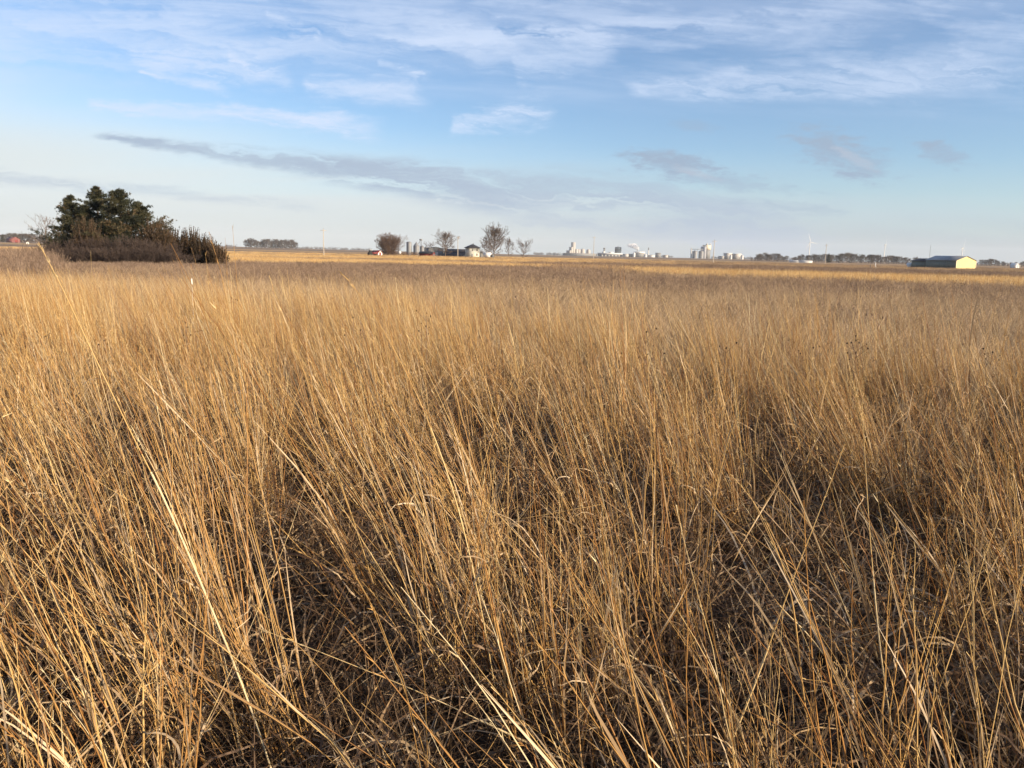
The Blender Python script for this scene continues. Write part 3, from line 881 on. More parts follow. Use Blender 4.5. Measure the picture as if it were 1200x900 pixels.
def bare_tree_parts(r, t, c, H, W, cb=0.18, n1=30, per=(6, 4, 3), tw=0.02, rt=None, off=(0, 0, 0), lean=(0, 0), steep=0.9, widest=0.38):
    """leafless tree: a leader with limbs, branches and twigs; crown radius W, crown base cb * H"""
    rt = rt or H * 0.017
    S = 9
    s = np.linspace(0, 1, S)
    P = np.stack([off[0] + lean[0] * H * s ** 1.3 + np.cumsum(r.normal(0, .010 * H, S)) * (s > 0), off[1] + lean[1] * H * s ** 1.3 + np.cumsum(r.normal(0, .010 * H, S)) * (s > 0), off[2] - 0.3 + (H * 0.90 + 0.3) * s], 1)
    t.lines(P[None], (rt * (1 - 0.85 * s))[None] + tw * .5, 7, 0.5)
    f = np.linspace(0, 1, n1) ** 0.9
    z = cb + (0.96 - cb) * f
    u = np.clip(z / 0.97, 0, 1) * (S - 1) * 0.98; j = np.minimum(u.astype(int), S - 2); fr = (u - j)[:, None]
    b = P[j] * (1 - fr) + P[j + 1] * fr
    az = np.arange(n1) * 2.4 + r.normal(0, .35, n1)
    prof = np.where(f < widest, 0.62 + 0.38 * np.sin(f / widest * PI / 2), np.cos((f - widest) / (1 - widest) * PI / 2) ** 0.75 * 0.95 + 0.08)
    L = W * prof * r.uniform(0.75, 1.15, n1) * 1.12
    el = steep * (0.40 + 0.75 * f) + r.normal(0, .12, n1)
    di = np.stack([np.cos(az) * np.cos(el), np.sin(az) * np.cos(el), np.sin(el)], 1)
    s1 = np.linspace(0, 1, 6)[None, :, None]
    C1 = b[:, None] + di[:, None] * s1 * L[:, None, None] + (r.normal(0, .10, (n1, 1, 3)) + np.array([0, 0, .22])) * s1 ** 2 * L[:, None, None]
    d1 = np.gradient(C1, axis=1); d1 /= np.linalg.norm(d1, axis=2, keepdims=True)
    tone = r.uniform(.25, .75, n1)
    r1 = (rt * 0.42 * (1 - 0.6 * f))[:, None] * (1 - 0.75 * np.linspace(0, 1, 6)[None]) + tw
    c.lines(C1, r1, 4, tone)
    C, d, Lp = C1, d1, L
    rad = (tw * 1.5, tw * 1.05, tw * 0.8)
    for k, p in enumerate(per):
        C, d, Lp = offshoots(r, C, d, p, 0.22 if k == 0 else 0.15, 1.0, (0.38, 0.70), (0.35, 0.95), 0.12, 4 if k < 2 else 3, Lp)
        c.lines(C, rad[k] * np.linspace(1, .6, C.shape[1])[None] * np.ones((len(C), 1)), 3, r.uniform(.2, .8, len(C)))

def bare_tree_meshes(seed, H, wood, bark, W=None, **k):
    r = np.random.RandomState(seed)
    t, c = MB(), MB()
    bare_tree_parts(r, t, c, H, W or H * 0.33, **k)
    return t.mesh('trunk', bark), c.mesh('crown', wood)

def tree(name, meshes, loc, label, group=None, rz=0.0, scale=1.0, cat='tree'):
    o = empty(name, loc, rz, label, cat, group)
    o.scale = (scale,) * 3 if np.isscalar(scale) else scale
    link('trunk', meshes[0], o); link('crown', meshes[1], o)
    return o

def pine_meshes(seed, H, W, open_=0.0, tint=0.5):
    r = np.random.RandomState(seed)
    t, c = MB(), MB()
    t.lines(np.array([[[0, 0, -0.3], [0.05, 0, H * 0.4], [0, 0.05, H * 0.75], [0.02, 0, H]]]), np.array([[0.16, 0.12, 0.07, 0.02]]), 8, 0.4)
    bp0, bp1, br = [], [], []
    tips = []
    z = 0.5
    while z < H - 0.15:
        f = z / H
        rad = W * (0.80 + f * 0.9 if f < 0.22 else (1 - (f - 0.22) / 0.78) ** 1.05 * 1.0 + 0.02)
        rad *= 0.72 + 0.56 * r.uniform()
        for k in range(r.randint(5, 8)):
            a = r.uniform(0, 2 * PI); L = rad * r.uniform(0.50, 1.15) * (1.25 if r.uniform() < 0.12 else 1.0)
            if r.uniform() < open_ * f: continue
            rise = r.uniform(-0.05, 0.35) + 0.5 * f ** 2
            p0 = np.array([0, 0, z])
            p1 = p0 + np.array([math.cos(a) * L * 0.6, math.sin(a) * L * 0.6, L * 0.6 * rise * 0.5])
            p2 = p1 + np.array([math.cos(a) * L * 0.4, math.sin(a) * L * 0.4, L * 0.4 * (rise + 0.25)])
            bp0 += [p0, p1]; bp1 += [p1, p2]; br += [(0.05, 0.03), (0.03, 0.012)]
            tone = np.clip(r.normal(tint, 0.28), 0, 1)
            for q in range(int(14 + 20 * L)):
                s = r.uniform(0.12, 1.0) ** 0.75
                pp = (p0 + (p1 - p0) * s / 0.6) if s < 0.6 else p1 + (p2 - p1) * (s - 0.6) / 0.4
                sp = (0.26 * L * (1.1 - s) + 0.16) * (1 - 0.45 * f)
                tips.append((pp + r.normal(0, 1, 3) * np.array([sp, sp, sp * 0.30]), tone + r.normal(0, 0.08), np.array([math.cos(a), math.sin(a), 0.55])))
        z += r.uniform(0.30, 0.55) * (1 - 0.45 * f)
    tips += [(np.array([0, 0, H - 0.05 * k]) + r.normal(0, 0.06, 3), tint, np.array([0, 0, 1.0])) for k in range(18)]
    c.tubes(bp0, bp1, np.array([b[0] for b in br]), np.array([b[1] for b in br]), 3, 0.1)
    P = np.array([x[0] for x in tips]); T = np.array([x[1] for x in tips]); D = np.array([x[2] for x in tips])
    nn = 11
    P, T, D = np.repeat(P, nn, 0), np.repeat(T, nn), np.repeat(D, nn, 0)
    d = D * 0.6 + r.normal(0, 0.62, P.shape); d /= np.linalg.norm(d, axis=1, keepdims=True)
    L = r.uniform(0.12, 0.27, len(P))[:, None]
    s = np.cross(d, r.normal(0, 1, P.shape)); s /= np.linalg.norm(s, axis=1, keepdims=True)
    w = r.uniform(0.012, 0.026, len(P))[:, None]
    c.add(np.stack([P - s * w, P + s * w, P + d * L], 1).reshape(-1, 3), t=np.arange(len(P) * 3).reshape(-1, 3), tone=np.repeat(np.clip(T, 0, 1), 3))
    return t.mesh('trunk', M_BARK), c.mesh('crown', M_NEEDLE)

def juniper_meshes(seed, H, W, matr, spiky=1.0):
    """many upright feathery shoots from a low base"""
    r = np.random.RandomState(seed)
    t, c = MB(), MB()
    t.lines(np.array([[[0, 0, -0.3], [0.03, 0, H * 0.3], [0, 0.02, H * 0.6]]]), np.array([[0.12, 0.08, 0.03]]), 7, 0.4)
    n = int(150 * W * H / 4 + 110)
    base, az, L, le = [], [], [], []
    for k in range(n):
        a = r.uniform(0, 2 * PI); q = W * math.sqrt(r.uniform(0, 1))
        z0 = r.uniform(0.05, 0.55) * H * (1 - 0.5 * q / W)
        top = H * (1 - 0.55 * (q / W) ** 1.7) * r.uniform(0.72, 1.0)
        base.append((0.65 * q * math.cos(a), 0.65 * q * math.sin(a), z0)); az.append(a)
        L.append(max(0.4, top - z0)); le.append(r.uniform(0.0, 0.30) + 0.35 * q / W * r.uniform(0.3, 1))
    m = n
    C, d = curves(np.array(base), np.array(az), np.array(le), r.normal(-0.12, 0.1, m), np.array(L), 6)
    s = np.linspace(0, 1, 6)[None]
    c.lines(C, 0.016 * (1 - 0.7 * s) * np.ones((m, 1)), 3, 0.2)
    k = m * 62
    i = r.randint(0, m, k); tt = r.uniform(0.02, 0.999, k); u = tt * 5
    j = np.minimum(u.astype(int), 4); fr = (u - j)[:, None]
    b = C[i, j] * (1 - fr) + C[i, j + 1] * fr
    dd = d[i, j] + r.normal(0, 0.42, (k, 3)); dd /= np.linalg.norm(dd, axis=1, keepdims=True)
    LL = (r.uniform(0.10, 0.30, k) * (1.15 - 0.75 * tt))[:, None]
    b = b + r.normal(0, 0.07, (k, 3)) * (1.1 - tt)[:, None]
    sd = np.cross(dd, r.normal(0, 1, (k, 3))); sd /= np.linalg.norm(sd, axis=1, keepdims=True)
    w = r.uniform(0.015, 0.034, k)[:, None]
    tone = np.clip(r.normal(0.45, 0.22, m), 0, 1)[i] + r.normal(0, 0.08, k)
    c.add(np.stack([b - sd * w, b + sd * w, b + dd * LL], 1).reshape(-1, 3), t=np.arange(k * 3).reshape(-1, 3), tone=np.repeat(np.clip(tone, 0, 1), 3))
    return t.mesh('trunk', M_BARK), c.mesh('crown', matr)

def shrub_mesh(seed, H, W, matr, stems=64, lv=3):
    r = np.random.RandomState(seed)
    mb = MB(); segs = []
    for k in range(stems):
        a = r.uniform(0, 2 * PI); q = 0.5 * W * math.sqrt(r.uniform(0, 1))
        off = np.array([q * math.cos(a), q * math.sin(a), 0])
        h = H * r.uniform(0.35, 1.12) * (1 - 0.25 * q / W)
        g = grow(r, h, 0.42, lv, 0.42, (2, 4), 0.10, 0.016, 0.6, 0.12, 0.007)
        top = max(s[1][2] for s in g); f = h / max(top, 0.1)
        lean = np.array([math.cos(a), math.sin(a), 0]) * r.uniform(0, 0.35) * q / W
        for s in g:
            p0, p1 = s[0] * f, s[1] * f
            segs.append((off + p0 + lean * p0[2], off + p1 + lean * p1[2], s[2], s[3], s[4]))
    seg_mesh(mb, segs, 3, r)
    return mb.mesh('bare_shrub', matr)

def ground_at(px, Y):
    X = at(px, horizon_row(px), Y)[0]
    return np.array([X, Y, tz(X, Y)])
def height_to(px, row, Y):
    """height above the ground there that reaches the photo row"""
    return at(px, row, Y)[2] - ground_at(px, Y)[2]

def build_grove():
    G = 'evergreens in the dark clump at left'
    for (nm, px, top, half, Y, op, tint, lab, sd) in (
        ('pine_tree', 86, 229, 26, 76, 0.20, 0.48, 'open crowned green pine at the left end of the dark evergreen clump', 1),
        ('pine_tree', 103, 240, 25, 75.5, 0.1, 0.55, 'low brownish green pine filling the gap between the left pine and the tallest one', 5),
        ('pine_tree', 117, 219, 36, 78, 0.05, 0.36, 'tallest dark pine with a pointed top in the evergreen clump', 2),
        ('pine_tree', 143, 221, 36, 75, 0.05, 0.42, 'dark broad pine right beside the tallest one in the evergreen clump', 3),
        ('pine_tree', 166, 237, 33, 77, 0.08, 0.50, 'shorter green pine sloping down on the right of the two tall pines', 4),
    ):
        H = height_to(px, top, Y); W = half * Y / 913 * 1.38
        tree(nm, pine_meshes(sd, H, W, op, tint), ground_at(px, Y), lab, G)
    for (px, top, half, Y, m, lab, sd) in (
        (104, 246, 15, 71, M_CEDAR, 'rusty brown juniper standing in front of the pines', 11),
        (184, 249, 20, 74, M_CEDAR, 'bronze brown juniper against the right flank of the pines', 12),
        (194, 260, 18, 73, M_CEDAR, 'low bronze juniper between the pines and the spiky junipers', 13),
        (209, 264, 19, 75, M_CEDAR, 'rust brown juniper with a ragged spiky top right of the pines', 14),
        (225, 261, 18, 74, M_CEDAR, 'tallest spiky rust brown juniper at the right of the clump', 15),
        (241, 270, 18, 73, M_CEDAR, 'rust brown juniper with upright shoots second from the right end of the clump', 16),
        (253, 281, 16, 72, M_CEDAR, 'smallest low brown juniper ending the clump on the right', 17),
        (72, 268, 14, 72, M_JUNIPER, 'dark green juniper at the foot of the leftmost pine', 18),
    ):
        H = height_to(px, top, Y); W = half * Y / 913
        tree('juniper', juniper_meshes(sd, H, W, m), ground_at(px, Y), lab, 'junipers in the clump at left', cat='shrub')
    ms = [shrub_mesh(30 + k, 2.4, 2.4, M_THICKET) for k in range(4)]
    for k, (px, top, Y) in enumerate(((50, 291, 70), (60, 287, 68.5), (70, 281, 70), (81, 290, 67.5), (90, 281, 69.5), (101, 289, 67.2), (111, 276, 69.5), (122, 288, 67.4), (132, 278, 69.6),
                                      (143, 289, 67.3), (153, 275, 69.4), (164, 290, 67.2), (174, 280, 69.6), (186, 291, 67.6), (197, 283, 69.2), (209, 296, 67.8), (38, 294, 70.5))):
        o = link('bare_shrub', ms[k % 4], None, ground_at(px, Y))
        h = height_to(px, top, Y) / 2.4
        o.scale = (1.0, 1.0, h); o.rotation_euler = (0, 0, k * 1.3)
        tag(o, 'leafless grey brown shrub in the thicket at the foot of the evergreens', 'shrub', 'bare shrubs in the thicket')
    p = ground_at(56, 120)
    tree('bare_tree', bare_tree_meshes(41, height_to(56, 254, 120), M_TWIG, M_BARK, W=2.6, cb=0.25, n1=18, per=(5, 3, 2), tw=0.010), p,
         'small leafless tree with fanning branches just left of the dark pines')
build_grove()

# ------------------------------------------------------------------ farmstead and its trees
def gable_shed(name, label, cat, px, Y, w, l, he, ha, rot, wall, roof, gable=None, group=None, door=None, trim=None):
    """w across the gable (local x), l along the ridge (local y, gable faces -y); rot turns it about its middle"""
    g = ground_at(px, Y)
    o = empty(name, g, rot, label, cat, group)
    a, b = w / 2, l / 2
    t = 0.12
    gm = gable or wall
    for s in (-1, 1): MB().box(s * a - .07, s * a + .07, -b, b, -.4, he).obj('side_wall', wall, o)
    for s, nm in ((-1, 'front_gable'), (1, 'rear_gable')):
        q = MB()
        q.add([(-a, s * (b + .01), -.4), (a, s * (b + .01), -.4), (a, s * (b + .01), he), (0, s * (b + .01), ha), (-a, s * (b + .01), he)], [(0, 1, 2, 4)], [(4, 2, 3)])
        q.obj('gable_wall', gm, o)
    sl = (ha - he) / a
    ov = 0.35
    rf = MB()
    for s in (-1, 1):
        v = []
        for (x, z) in ((0, ha), (s * (a + ov), he - ov * sl)):
            for y in (-b - ov, b + ov): v += [(x, y, z + .03), (x, y, z + .03 + t)]
        rf.add(v, [(1, 5, 7, 3), (0, 2, 6, 4), (4, 6, 7, 5), (0, 4, 5, 1), (2, 3, 7, 6)])
    rf.obj('roof', roof, o)
    if trim:
        for s in (-1, 1):
            MB().box(s * a - .14, s * a + .14, -b - .07, -b - .02, -.3, he - .02).obj('corner_trim', trim, o)
        MB().box(-a + .15, a - .15, -b - .07, -b - .02, -.3, 0.12).obj('base_trim', trim, o)
    if door:
        dw, dh, dm = door
        MB().box(-dw / 2, dw / 2, -b - .09, -b - .03, -.3, dh).obj('door', dm, o)
    return o

def bin_(px, top, half, Y, label, group, eave=0.72, dome=False, matr=None, name='grain_bin'):
    g = ground_at(px, Y); H = height_to(px, top, Y); r = half * Y / 913
    o = empty(name, g, 0.3, label, 'grain bin', group)
    n = 24
    prof = []
    he = H * eave
    k = 10
    for i in range(k):      # corrugated rings
        z = he * i / k
        prof += [(r, z - (0.5 if i == 0 else 0)), (r * 1.012, z + he / k * 0.5)]
    prof.append((r, he))
    MB().lathe(prof, n).obj('wall', matr or M_STEEL, o)
    if dome: rp = [(r * 1.04 * math.cos(a), he + (H - he) * math.sin(a)) for a in np.linspace(0, 1.45, 7)]
    else: rp = [(r * 1.05, he - .05), (r * 0.12, H * 0.97), (r * 0.11, H)]
    MB().lathe(rp, n).obj('roof', matr or M_STEEL, o)
    return o

def pole(px, top, bot_Y, label):
    g = ground_at(px, bot_Y); H = height_to(px, top, bot_Y)
    o = empty('utility_pole', g, 0.35, label, 'utility pole', 'utility poles along the field roads')
    m = MB(); m.lathe([(0.17, -0.5), (0.15, H * 0.5), (0.11, H)], 8); m.obj('shaft', M_POLE, o)
    MB().box(-1.1, 1.1, -.06, .06, H - 0.75, H - 0.62).obj('crossarm', M_POLE, o)
    for x in (-0.95, 0.0, 0.95):
        z = H - 0.62 if x else H
        MB().lathe([(0.05, z), (0.07, z + .06), (0.03, z + .16)], 8, x, 0).obj('insulator', M_GLASS, o)
    return o

def tractor(px, Y, rz, label):
    g = ground_at(px, Y)
    o = empty('tractor', g, rz, label, 'tractor')
    m = MB(); m.box(0.2, 2.9, -.45, .45, .95, 1.75).box(-1.2, 0.2, -.75, .75, .9, 1.5); m.obj('body', M_RED, o)
    MB().box(-1.1, 0.15, -.72, .72, 1.5, 2.75).obj('cab', M_GLASS, o)
    MB().box(-1.2, 0.25, -.8, .8, 2.75, 2.9).obj('cab_roof', M_WHITE, o)
    for (x, y, r_, w) in ((-0.6, -1.0, .95, .5), (-0.6, 1.0, .95, .5), (2.3, -.85, .6, .35), (2.3, .85, .6, .35)):
        t = MB()
        t.lathe([(r_ * .55, -w / 2), (r_, -w / 2 + .05), (r_, w / 2 - .05), (r_ * .55, w / 2)], 18)
        q = t.obj('wheel', M_RUBBER, o); q.rotation_euler = (PI / 2, 0, 0); q.location = (x, y, r_)
        h = MB().lathe([(r_ * .55, -w * .3), (r_ * .55, w * .3)], 14).obj('rim', M_WHITE, q)
    MB().lathe([(0.06, 1.7), (0.06, 2.6)], 8, 1.8, 0.2).obj('exhaust', M_DKSTEEL, o)
    return o

def build_farm():
    YF = 400
    T = lambda sd, H, **k: bare_tree_meshes(sd, H, k.pop('m', M_TWIG), M_BARK, **k)
    h = lambda px, row, Y=YF: height_to(px, row, Y)
    # the round dense tree: several stems from the ground
    r = np.random.RandomState(5)
    H = h(456, 272) * .93
    g = ground_at(456, YF); o = empty('bare_tree', g, 0, 'broad round dense leafless tree standing left of the grain bins', 'tree')
    c, t = MB(), MB()
    for k in range(6):
        a = k * 1.05; q = 0 if k == 5 else 1
        bare_tree_parts(r, t, c, H * (1.0 if k == 5 else r.uniform(0.62, 0.90)), H * 0.48, 0.03, 32, (6, 4, 3), 0.028, 0.16, (q * 1.2 * math.cos(a), q * .9 * math.sin(a), 0), (q * .26 * math.cos(a), q * .2 * math.sin(a)), 0.7)
    t.obj('trunk', M_BARK, o); c.obj('crown', M_TWIGR, o)
    tree('bare_tree', T(52, h(522, 271) * .90, W=5.0, cb=0.18, n1=48, tw=0.030), ground_at(522, YF - 8), 'rounded leafless tree standing between the grey shed and the dark blue shed')
    tree('bare_tree', T(53, h(579, 265) * .86, W=6.8, cb=0.18, n1=58, tw=0.032, steep=1.05), ground_at(579, YF - 4), 'tallest leafless farm tree right of the square pale house')
    tree('bare_tree', T(54, h(571, 281), W=4.0, cb=0.15, n1=24, per=(6, 4, 2), tw=0.026), ground_at(571, YF + 18), 'smaller leafless tree tucked behind the left side of the tallest farm tree')
    tree('bare_tree', T(55, h(597, 277) * .88, W=3.6, cb=0.2, n1=22, per=(6, 4, 2), tw=0.025, steep=1.1), ground_at(597, YF + 6), 'slender open leafless tree just right of the tallest farm tree')
    tree('bare_tree', T(56, h(612, 283) * .88, W=4.8, cb=0.12, n1=24, per=(6, 4, 2), tw=0.025), ground_at(613, YF + 14), 'low spreading leafless tree at the right end of the farmstead')
    tree('bare_tree', T(57, h(503, 286), W=4.0, cb=0.25, n1=20, per=(5, 3, 2), tw=0.024), ground_at(504, YF + 60), 'small leafless tree behind the grey farm shed')
    # grain bins and leg
    GB = 'grain bins at the farm'
    bin_(479.3, 283, 3.0, 520, 'tall narrow steel silo at the left of the farm grain bins', GB, 0.94, True, name='silo')
    bin_(488.0, 283.5, 3.6, 520, 'largest steel grain bin with a cone roof', GB, 0.70)
    bin_(494.6, 287.0, 2.4, 525, 'small steel grain bin just right of the largest bin', GB, 0.85)
    bin_(499.3, 288.5, 2.0, 528, 'smallest steel grain bin at the right end of the row', GB, 0.85)
    g = ground_at(493.2, 530); H = height_to(493.2, 280, 530)
    o = empty('grain_elevator', g, 0.2, 'thin grain elevator leg rising above the farm bins', 'grain elevator')
    m = MB()
    for x in (-.5, .5):
        for y in (-.5, .5): m.box(x - .06, x + .06, y - .06, y + .06, -.3, H - 1)
    for k in range(10):
        z = 0.8 + k * (H - 2.4) / 10; dz = (H - 2.4) / 10
        m.tubes([(-.5, -.5, z), (.5, -.5, z + dz), (.5, .5, z), (-.5, .5, z + dz)], [(.5, -.5, z + dz), (.5, .5, z), (-.5, .5, z + dz), (-.5, -.5, z)], .04, .04, 4)
    m.obj('tower_frame', M_STEEL, o)
    MB().box(-.9, .9, -.6, .6, H - 1.05, H).obj('head_house', M_GREYSID, o)
    MB().tubes([(0, 0, H - .9)], [(-3.2, -.5, H - 5)], .15, .15, 8).obj('spout', M_STEEL, o)
    hm = [shrub_mesh(90 + k, 2.2, 3.0, M_TWIGR, 40) for k in range(2)]
    for k in range(11):
        q = link('bare_shrub', hm[k % 2], None, ground_at(468 + k * 3.3, YF + 30 + (k % 3) * 3)); q.rotation_euler = (0, 0, k * 2.1)
        q.scale = (1, 1, 0.9 + 0.35 * ((k * 7) % 5) / 5)
        tag(q, 'bare brown shrub of the low hedge below the farm grain bins', 'shrub', 'hedge shrubs at the farm')
    # sheds
    gable_shed('shed', 'small red shed with a white gable at the left edge of the farm', 'shed', 441.5, YF - 20, 2.6, 4.8, 1.6, 2.6, R(52), M_RED, M_RED, M_WHITE, door=(1.2, 1.8, M_RED))
    tractor(435.0, YF - 24, R(25), 'dark tractor parked left of the small red shed')
    gable_shed('shed', 'long low dark red shed behind the hedge in front of the grain bins', 'shed', 500.5, YF + 2, 3.5, 7.2, 1.8, 2.6, R(75), M_RED, M_ROOFD, door=(2.0, 1.6, M_DKSTEEL))
    gable_shed('shed', 'weathered grey shed with a nearly flat roof beside the rounded tree', 'shed', 509.5, YF + 14, 8.0, 6.0, 4.4, 5.0, R(20), M_GREYSID, M_ROOFD, door=(2.2, 2.4, M_CONC))
    gable_shed('shed', 'long dark blue shed with a low roof left of the square house', 'shed', 537.0, YF + 12, 7.0, 13.0, 2.9, 4.2, R(70), M_NAVY, M_ROOFD, door=(2.0, 2.2, M_DKSTEEL))
    gable_shed('shed', 'little pale outbuilding half hidden behind the square house', 'shed', 517.5, YF + 20, 3.4, 3.4, 2.0, 2.9, R(25), M_WHITE, M_GREYSID, door=(.9, 1.7, M_GREYSID))
    # square house with a hipped roof
    Y = YF - 2
    g = ground_at(553.6, Y); he = h(553.6, 290.3, Y); ha = h(553.6, 286.3, Y)
    o = empty('house', g, R(28), 'square pale two storey house with a dark hipped roof', 'house')
    a = 2.75
    MB().box(-a, a, -a, a, -.4, he).obj('wall', M_PLASTER, o)
    q = MB(); e = a + .55
    q.add([(-e, -e, he), (e, -e, he), (e, e, he), (-e, e, he), (-.5, 0, ha), (.5, 0, ha), (-e, -e, he - .18), (e, -e, he - .18), (e, e, he - .18), (-e, e, he - .18)],
          [(0, 1, 5, 4), (2, 3, 4, 5), (6, 7, 1, 0), (7, 8, 2, 1), (8, 9, 3, 2), (9, 6, 0, 3), (9, 8, 7, 6)], [(1, 2, 5), (3, 0, 4)])
    rf = q.obj('roof', M_ROOFD, o)
    MB().box(.5, .9, .4, .8, ha - .9, ha + .5).obj('chimney', M_CONCD, rf)
    for (x, z) in ((-1.3, 3.4), (1.3, 3.4), (1.3, 1.0)):
        w = MB().box(x - .38, x + .38, -a - .05, -a - .01, z, z + 1.3).obj('window', M_WHITE, o)
        MB().box(x - .3, x + .3, -a - .07, -a - .055, z + .08, z + 1.22).obj('pane', M_GLASS, w)
    MB().box(-1.75, -.85, -a - .06, -a - .01, -.3, 2.0).obj('door', M_GREYSID, o)
    gable_shed('shed', 'low dark lean to against the right side of the square house', 'shed', 562.2, YF + 4, 3.2, 3.2, 2.3, 3.0, R(20), M_GREYSID, M_ROOFD, door=(1, 1.8, M_DKSTEEL))
    # white box trailer
    g = ground_at(571.5, YF - 16)
    o = empty('box_trailer', g, R(-14), 'white box trailer parked beside the tallest farm tree', 'trailer')
    MB().box(-2.0, 1.6, -1.05, 1.05, .55, 2.75).obj('body', M_WHITE, o)
    MB().box(1.62, 3.1, -.95, .95, .55, 1.75).obj('nose', M_DKSTEEL, o)
    for x in (-.7, .4):
        for y in (-.95, .95):
            q = MB().lathe([(.2, -.12), (.36, -.1), (.36, .1), (.2, .12)], 16).obj('wheel', M_RUBBER, o)
            q.rotation_euler = (PI / 2, 0, 0); q.location = (x, y, .36)
    # low clutter before the dense tree
    for px, ro, w, mt, lab in ((468.3, 293.6, 1.1, M_WHITE, 'small white fuel tank under the right edge of the dense round tree'),):
        g = ground_at(px, YF - 6); z = 1.9
        o = empty('fuel_tank', g, .4, lab, 'tank')
        t = MB().lathe([(.25, -1.0), (.6, -.85), (.6, .85), (.25, 1.0)], 16).obj('drum', M_WHITE, o); t.rotation_euler = (PI / 2, 0, 0); t.location = (0, 0, z)
        for y in (-.6, .6):
            for x in (-.4, .4): MB().box(x - .05, x + .05, y - .05, y + .05, -.2, z - .4).obj('leg', M_DKSTEEL, o)
    pole(379.4, 268, 304, 'tall utility pole standing alone in the field right of the evergreen clump')
    pole(536.5, 277, 385, 'utility pole in front of the dark blue shed at the farm')
    pole(695.5, 277, 450, 'utility pole in front of the distant grain elevator')
    pole(836.0, 281, 345, 'utility pole just right of the cream topped elevator tower')
    pole(967.0, 286, 430, 'utility pole before the small dark evergreen in the right treeline')
build_farm()

# ------------------------------------------------------------------ yellow barn and things at the right
def build_barn():
    Y = 310
    o = gable_shed('barn', 'metal barn with a bright yellow gable and dark green long wall', 'barn', 1113.8, Y + 4, 9.8, 15.0, 3.45, 5.1, R(17), M_GREEN, M_ROOFB, M_YELLOW, trim=M_CREAM)
    # local frame: keep the gable facing the sun side
    g = ground_at(1089, Y + 8)
    q = gable_shed('shed', 'low dark green shed joined to the far left end of the yellow barn', 'shed', 1085.5, Y + 15, 8.0, 7.5, 2.9, 3.9, R(17), M_GREEN, M_ROOFD, door=None)
    # small house at the right edge and its neighbours
    gable_shed('house', 'tiny white farmhouse at the right edge of the photo', 'house', 1189, 560, 3.6, 3.8, 1.9, 3.2, R(35), M_WHITE, M_WHITE, M_WHITE, door=(1.0, 1.9, M_GREYSID))
    gable_shed('shed', 'tiny pale shed just right of the white farmhouse at the edge', 'shed', 1193, 566, 1.8, 2, 1.6, 2.4, R(35), M_WHITE, M_CONC, M_WHITE, door=(.9, 1.7, M_GREYSID))
    for (px, Y2, w, l, lab) in ((933.0, 760, 6, 15, 'long low white shed under the left turbine, nearer the treeline gap'),
                               (944.0, 740, 6, 14, 'second long low white shed just left of the pole and dark evergreen')):
        gable_shed('shed', lab, 'shed', px, Y2, w * .7, l * .85, 1.3, 1.8, R(72), M_WHITE, M_WHITE, M_WHITE, door=(1.4, 1.6, M_GREYSID))
    for (px, Y2, lab) in ((1067.0, 330, 'tiny white shed left of the low end of the yellow barn'),):
        gable_shed('shed', lab, 'shed', px, Y2, 1.6, 1.9, 1.4, 2.0, R(40), M_WHITE, M_WHITE, door=(.7, 1.2, M_GREYSID))
    for (px, Y2, h, m, lab, nm) in ((1026.3, 260, 1.9, M_WHITE, 'short white marker post in the field left of the yellow barn', 'marker_post'),
                               (1020.3, 200, 1.3, M_DKSTEEL, 'short dark post beside the white marker post', 'fence_post'),
                               (1027.5, 180, 1.1, M_POLE, 'stubby pale wooden post near the white marker post', 'fence_post')):
        g = ground_at(px, Y2); r_ = .11 if Y2 > 50 else .006
        o = link(nm, MB().lathe([(r_, -.3), (r_, h - r_), (r_ * .6, h)], 10).mesh(nm, m), None, g)
        tag(o, lab, 'post')
    g = ground_at(222.8, 13.0)
    o = empty('marker_stake', g, 0, 'thin wooden stake with a small white tip in the grass below the dark clump', 'stake')
    MB().lathe([(.005, -.2), (.005, 1.09)], 8).obj('shaft', M_POLE, o)
    MB().lathe([(.009, 1.09), (.009, 1.185), (.006, 1.19)], 10).obj('white_tip', M_WHITE, o)
build_barn()

# ------------------------------------------------------------------ far industry
def block(o, name, m, x0, x1, z0, z1, d=20, y=0.0): return MB().box(x0, x1, y - d / 2, y + d / 2, z0, z1).obj(name, m, o)

def far_place(name, px, Y, label, cat, rz=0.0, group=None):
    return empty(name, ground_at(px, Y), rz, label, cat, group)

